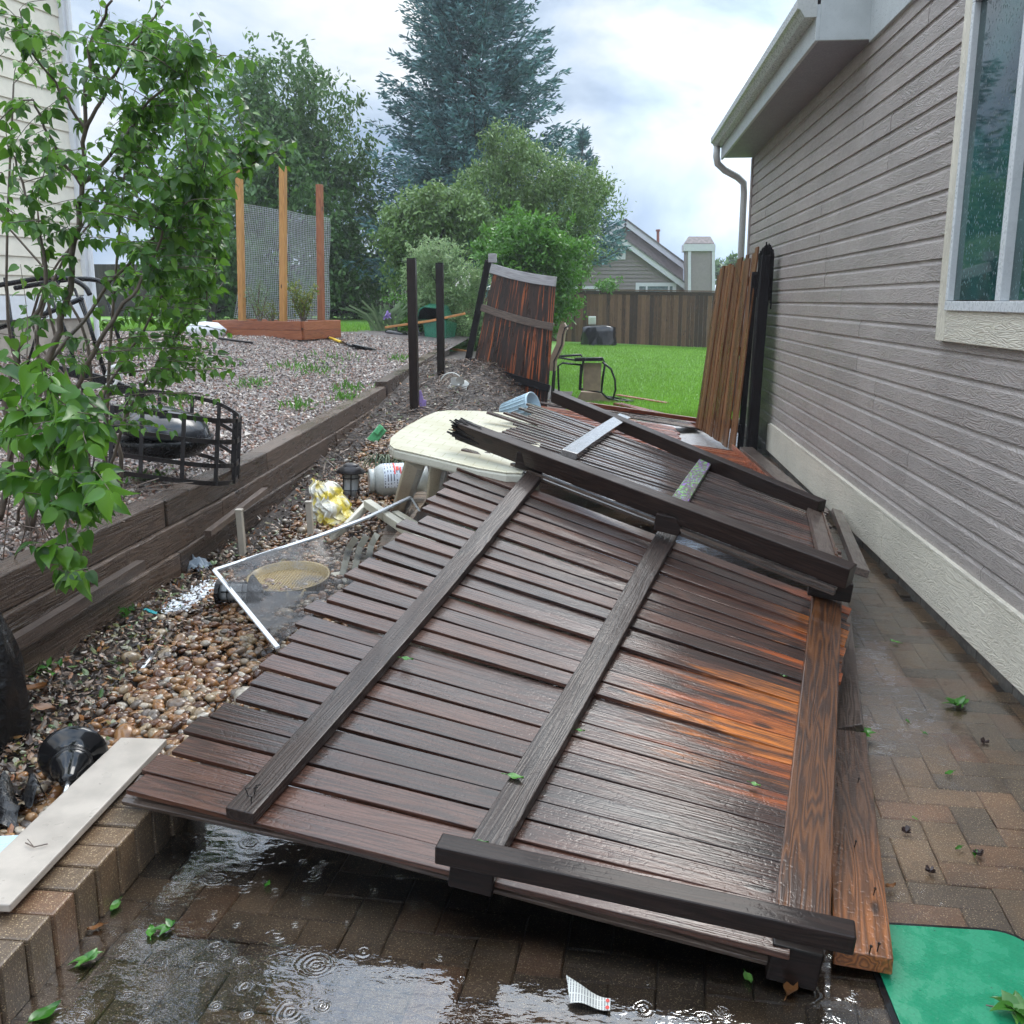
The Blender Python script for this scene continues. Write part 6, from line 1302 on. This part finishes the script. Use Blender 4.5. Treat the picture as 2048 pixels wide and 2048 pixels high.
for k, (u, v, s_) in enumerate(((655, 720, .4), (640, 745, .25), (700, 780, .2), (505, 770, .2), (600, 815, .15), (690, 800, .12), (590, 735, .3), (800, 720, .15))):
    p = YARD(u, v); N = 60; b = MB(); P = np.tile(p, (N, 1))+np.stack([RNG.normal(0, s_*.5, N), RNG.normal(0, s_*.9, N), np.zeros(N)], 1); P[:, 2] = yardz(P[:, 0], P[:, 1]); leafset(b, P, RNG.normal(0, .5, (N, 3))+V3(0, 0, 1), RNG.normal(0, 1, (N, 3)), RNG.uniform(.05, .12, N), RNG.uniform(.012, .02, N))
    tag(b.build('weed_tuft', M['shrub'], ), ['widest green grass weed patch on the gravel below the shovel', 'green weed tuft just below the widest patch', 'small green tuft near the timber wall, upper', 'green tuft on the gravel right of the bush', 'single green tuft low on the gravel near the wall', 'tiny green tuft beside the timber wall top', 'green weed patch left of the shovel blade', 'pale weed beside the taller dark post'][k], 'weed', 'weed tufts growing in the gravel', kind='stuff')
# --- crowns
def crown(name, label, base, blobs, N, ll, mat, wl=.45, trunk_r=.12, group=None, cat='tree', droop=.0, kind=None, core=True, shell=.55, limbs=26):
    t_ = thing(name, label, cat, tuple(base), group); blobs = [(V3(*c), V3(*r)) for c, r in blobs]; base = V3(*base)
    b = MB(); top = max(blobs, key=lambda q: q[0][2])[0]
    tr = catm([base, lerp(base, top, .35)+V3(random.gauss(0, .1), 0, 0), lerp(base, top, .95)], 4); b.tube(tr, [trunk_r*(1-.8*k/(len(tr)-1)) for k in range(len(tr))], 8)
    tips = []
    vol = np.array([r[0]*r[1]*r[2] for _, r in blobs])**.67; vol /= vol.sum(); ntip = max(40, N//55)
    for k in range(ntip):
        c, r = blobs[RNG.choice(len(blobs), p=vol)]; d = nrm(RNG.normal(0, 1, 3)); rad = (shell+(1-shell)*random.random()**.6)*random.uniform(.78, 1.12)*(1.28 if random.random() < .16 else 1); tips.append(c+d*r*rad)
    for k in range(min(limbs, ntip)):
        T = tips[k]; a = tr[int(len(tr)*min(.9, max(.25, (T[2]-base[2])/(top[2]-base[2]+.01)*.7)))]; P_ = catm([a, lerp(a, T, .5)+V3(0, 0, .1), T], 3); b.tube(P_, [trunk_r*.28*(1-.8*q/(len(P_)-1)) for q in range(len(P_))], 5)
    b.build('trunk', M['darkbark'], t_, smooth=True)
    tips = np.array(tips); idx = RNG.integers(0, ntip, N); sz = np.array([.5*(r.mean()) for _, r in blobs]).mean()*.42
    cs = RNG.uniform(.6, 1.25, ntip); P = tips[idx]+RNG.normal(0, 1, (N, 3))*(sz*cs[idx])[:, None]*V3(1, 1, .62)
    shoot = RNG.random(ntip) < .3; dv = RNG.normal(0, .6, (ntip, 3)); dv[:, 2] = abs(dv[:, 2])+.6; dv /= np.linalg.norm(dv, axis=1)[:, None]
    sh_ = shoot[idx]; P[sh_] = (tips[idx]+dv[idx]*(RNG.random(N)*sz*2.6)[:, None]+RNG.normal(0, sz*.22, (N, 3)))[sh_]
    rn = np.clip(RNG.random(N)*.6+RNG.random(ntip)[idx]*.4, 0, 1)
    b = MB(); dr = RNG.normal(0, 1, (N, 3)); dr[:, 2] -= droop; nn = RNG.normal(0, .7, (N, 3)); nn[:, 2] += .8
    leafset(b, P, dr, nn, RNG.uniform(.6, 1.3, N)*ll, RNG.uniform(.7, 1.2, N)*ll*wl, 'q', rn)
    o = b.build('crown', mat, t_); return t_
def blob(u, v, y_, ru, rv, ry=None):   # centre pixel, depth, radii in pixels
    c = Y(u, v, y_); s_ = np.linalg.norm(c-CAMP)/1995; return (c, (ru*s_, (ry or ru)*s_, rv*s_))
gz = 1.0
crown('deciduous_tree', 'broad dark green leafy tree behind the raised bed posts', (Y(560, 640, 26)[0], 26, gz), [blob(570, 210, 26, 100, 90), blob(500, 300, 26, 110, 110), blob(640, 290, 26.5, 90, 110), blob(600, 400, 26, 130, 110), blob(470, 440, 26, 110, 120), blob(680, 430, 27, 80, 110), blob(560, 520, 26, 150, 80)], 34000, .17, M['decid'], group='trees behind the raised bed', droop=.8)
crown('deciduous_tree', 'lower dark leafy tree mass at the left, behind the bush', (Y(420, 640, 24)[0], 24, gz), [blob(430, 480, 24, 90, 110), blob(380, 560, 24, 90, 70), blob(480, 580, 25, 90, 50)], 13000, .16, M['decid'], group='trees behind the raised bed', droop=.8)
crown('understory_shrub', 'deep shaded shrubbery between the raised bed and the spruce', (Y(720, 640, 29)[0], 29, gz), [blob(690, 540, 29, 90, 80), blob(740, 600, 28, 60, 50), blob(600, 600, 29, 120, 40), blob(480, 600, 29, 100, 40)], 15000, .16, M['decid'], cat='shrub', droop=.8)
def spruce(name, label, base, H, Rb, seed, dens=1.0, lift=0.0, ztop=1.0, sc=1.):
    rg = np.random.default_rng(seed); t_ = thing(name, label, 'spruce tree', tuple(base), 'blue spruces behind the shrubs'); base = V3(*base); b = MB()
    b.tube([base, base+V3(0, 0, H*.5), base+V3(0, 0, H)], [H*.016, H*.01, .02], 8)
    P, Dd, Ln = [], [], []; z_ = .35+lift
    while z_ < H-.1:
        f_ = z_/H; r_ = Rb*((1-f_)**.98)*(1 if f_ > .12 else .75+.25*f_/.12); n = max(4, int((9+8*r_/Rb)*dens))
        for k in range(n):
            a = rg.uniform(0, 6.283); L = r_*rg.uniform(.72, 1.14); el = lerp(-.22, .75, f_**1.3)+rg.normal(0, .07); o = base+V3(0, 0, z_+rg.uniform(-.12, .12)); d = V3(math.cos(a)*math.cos(el), math.sin(a)*math.cos(el), math.sin(el)); sd = V3(-math.sin(a), math.cos(a), 0)
            m_ = max(3, int(L/.34)); tip = None; bp = []
            for q in range(m_+1):
                x_ = (q/m_); bp.append(o+d*L*x_+V3(0, 0, .16*L*x_*x_-.06*L*math.sin(x_*3.1)))
            if rg.random() < .5: b.tube(bp, [.03*L/Rb*(1-.85*q/m_)+.004 for q in range(m_+1)], 4, cap=False)
            nt = int(L*13*dens)+4
            for q in range(nt):
                x_ = .22+.78*(q+rg.random())/nt; xi = min(m_-1, int(x_*m_)); p = lerp(bp[xi], bp[xi+1], x_*m_-xi); sg = rg.choice((-1, 1)); tl = (.16+.42*L*(1-x_)*.55+.12)*rg.uniform(.6, 1.1)
                td = nrm(d*.75+sd*sg*rg.uniform(.35, 1.0)+V3(0, 0, rg.normal(-.02, .22))); ns = max(2, int(tl/.09))
                for s_ in range(ns):
                    pp = p+td*tl*(s_/ns)+V3(0, 0, -.10*tl*(s_/ns)); P.append(pp); Dd.append(td+rg.normal(0, .35, 3)+V3(0, 0, .12)); Ln.append(rg.uniform(.13, .22))
            for s_ in range(5): P.append(bp[-1]-d*.08*s_); Dd.append(d+rg.normal(0, .3, 3)+V3(0, 0, .15)); Ln.append(.2)
        z_ += .30*(1-.45*f_)*(1/ max(.6, dens))
    b.build('trunk', M['darkbark'], t_, smooth=True)
    P = np.array(P); Dd = np.array(Dd); Ln = np.array(Ln)*sc; N = len(P); bb = MB(); leafset(bb, P, Dd, RNG.normal(0, 1, (N, 3)), Ln, Ln*RNG.uniform(.22, .36, N), 'q')
    rad = np.linalg.norm((P-base)[:, :2], axis=1); bb.build('crown', M['spruce'], t_); return N
cS = Y(955, 600, 28)
n1 = spruce('blue_spruce', 'huge blue green spruce rising in the centre of the yard edge', (cS[0], 28, 1.0), 12.9, 4.0, 5, 1.1, lift=1.2, sc=1.05)
cS2 = Y(1170, 600, 31)
n2 = spruce('blue_spruce', 'smaller spruce whose spiky top shows right of the feathery tree', (cS2[0]-.35, 37.5, .3), 7.3, 2.6, 9, .8, lift=2.4, sc=1.15)
print('spruce faces', n1, n2)
crown('feathery_tree', 'light olive green feathery tree in front of the big spruce', (Y(1050, 640, 22)[0], 22, .1), [blob(1010, 300, 22, 55, 55), blob(1060, 350, 22, 100, 60), blob(980, 390, 22, 70, 60), blob(1130, 410, 22, 100, 75), blob(1050, 450, 22, 100, 60), blob(1165, 450, 22, 45, 75), blob(1185, 370, 22.3, 26, 40), blob(1135, 520, 22, 55, 60)], 24000, .11, M['ash'], wl=.36, trunk_r=.08, group='trees and shrubs beyond the fallen fence', droop=.6, shell=.4)
crown('leafy_shrub', 'green leafy small tree directly left of the feathery tree, above the willow', (Y(860, 640, 20)[0], 20, .8), [blob(830, 440, 20, 60, 60), blob(890, 430, 20, 70, 60), blob(790, 470, 20.5, 35, 60), blob(940, 460, 20, 60, 50), blob(830, 520, 20.5, 60, 60)], 15000, .11, M['ash'], trunk_r=.06, group='trees and shrubs beyond the fallen fence', droop=.8, shell=.4, cat='small tree')
crown('leafy_shrub', 'bright green leafy shrub standing right behind the leaning dark panel', (Y(1090, 640, 17.5)[0], 17.5, .1), [blob(1060, 480, 17.5, 60, 60), blob(1110, 520, 17.5, 60, 60), blob(1010, 500, 17.5, 60, 50), blob(1130, 590, 17.5, 25, 50), blob(1080, 600, 17.5, 50, 70)], 15000, .095, M['shrub'], trunk_r=.04, group='trees and shrubs beyond the fallen fence', cat='shrub', shell=.45)
crown('willow_shrub', 'pale silvery willow shrub behind the two dark posts', (Y(880, 690, 18)[0], 18, .7), [blob(875, 520, 18, 50, 45), blob(845, 560, 18, 40, 60), blob(920, 560, 18, 50, 60), blob(870, 610, 18, 60, 50), blob(940, 620, 18, 40, 60)], 15000, .085, M['willow'], wl=.28, trunk_r=.03, group='trees and shrubs beyond the fallen fence', cat='shrub', shell=.35)
crown('low_shrub', 'low bright green shrub left of the dark posts by the iris blades', (Y(815, 670, 18)[0], 18, .9), [blob(815, 625, 18, 35, 35), blob(845, 650, 17.8, 40, 35)], 3500, .075, M['shrub'], trunk_r=.02, group='trees and shrubs beyond the fallen fence', cat='shrub')
crown('low_shrub', 'dark green low shrub filling the gap beneath the willow, behind the wheelbarrow', (Y(930, 700, 18.6)[0], 18.6, .5), [blob(930, 680, 18.6, 45, 40), blob(890, 690, 18.8, 50, 35), blob(985, 700, 18.6, 50, 60)], 6500, .08, M['decid'], trunk_r=.02, group='trees and shrubs beyond the fallen fence', cat='shrub')
crown('far_tree', 'distant pale green tree between the far chimney and the grey house', (Y(1400, 640, 75)[0]+3, 75, 0), [blob(1440, 560, 75, 26, 30), blob(1465, 540, 75, 30, 30), blob(1490, 580, 75, 40, 40)], 2600, .5, M['decid'], trunk_r=.2)
crown('vine_tuft', 'small leafy vine tuft poking over the brown back fence', (Y(1215, 590, 31.8)[0], 32.9, .1), [blob(1215, 572, 32.9, 25, 9)], 500, .13, M['shrub'], trunk_r=.02, cat='vine', limbs=4)
irs = thing('iris_plant', 'spiky iris blades with purple flowers at the lawn edge left of the dark posts', 'plant', tuple(Y(770, 662, 17.4)))
b = MB()
for k in range(46):
    p = Y(770+random.uniform(-28, 22), 664, 17.4); d = V3(random.gauss(0, .22), random.gauss(0, .1), .55)*random.uniform(.6, 1.1); b.plank([p, p+d*.6, p+d+V3(d[0]*.5, 0, -.05)], .03, .004, (0, 1, 0))
b.build('blades', M['pale_shrub'], irs)
b = MB()
for uu, vv in ((774, 627), (778, 632), (770, 634)):
    p = Y(uu, vv, 17.3); leafset(b, np.tile(p, (8, 1)), RNG.normal(0, 1, (8, 3)), RNG.normal(0, 1, (8, 3)), np.full(8, .07), np.full(8, .05))
b.build('flowers', M['purple'], irs)
# ------------------------------------------------------------------ rainy air
b = MB(); b.prism([(-70, -12, -1.5), (45, -12, -1.5), (45, 85, -1.5), (-70, 85, -1.5)][::-1], (0, 0, 20))
hm = bpy.data.materials.new('rainy_air'); hm.use_nodes = True; ht = hm.node_tree; ht.nodes.clear(); ho = ht.nodes.new('ShaderNodeOutputMaterial'); pv = ht.nodes.new('ShaderNodeVolumePrincipled'); pv.inputs['Color'].default_value = (.9, .94, 1, 1); pv.inputs['Density'].default_value = .0014; pv.inputs['Anisotropy'].default_value = .3; ht.links.new(pv.outputs[0], ho.inputs['Volume'])
struct(b.build('haze', hm), 'stuff')
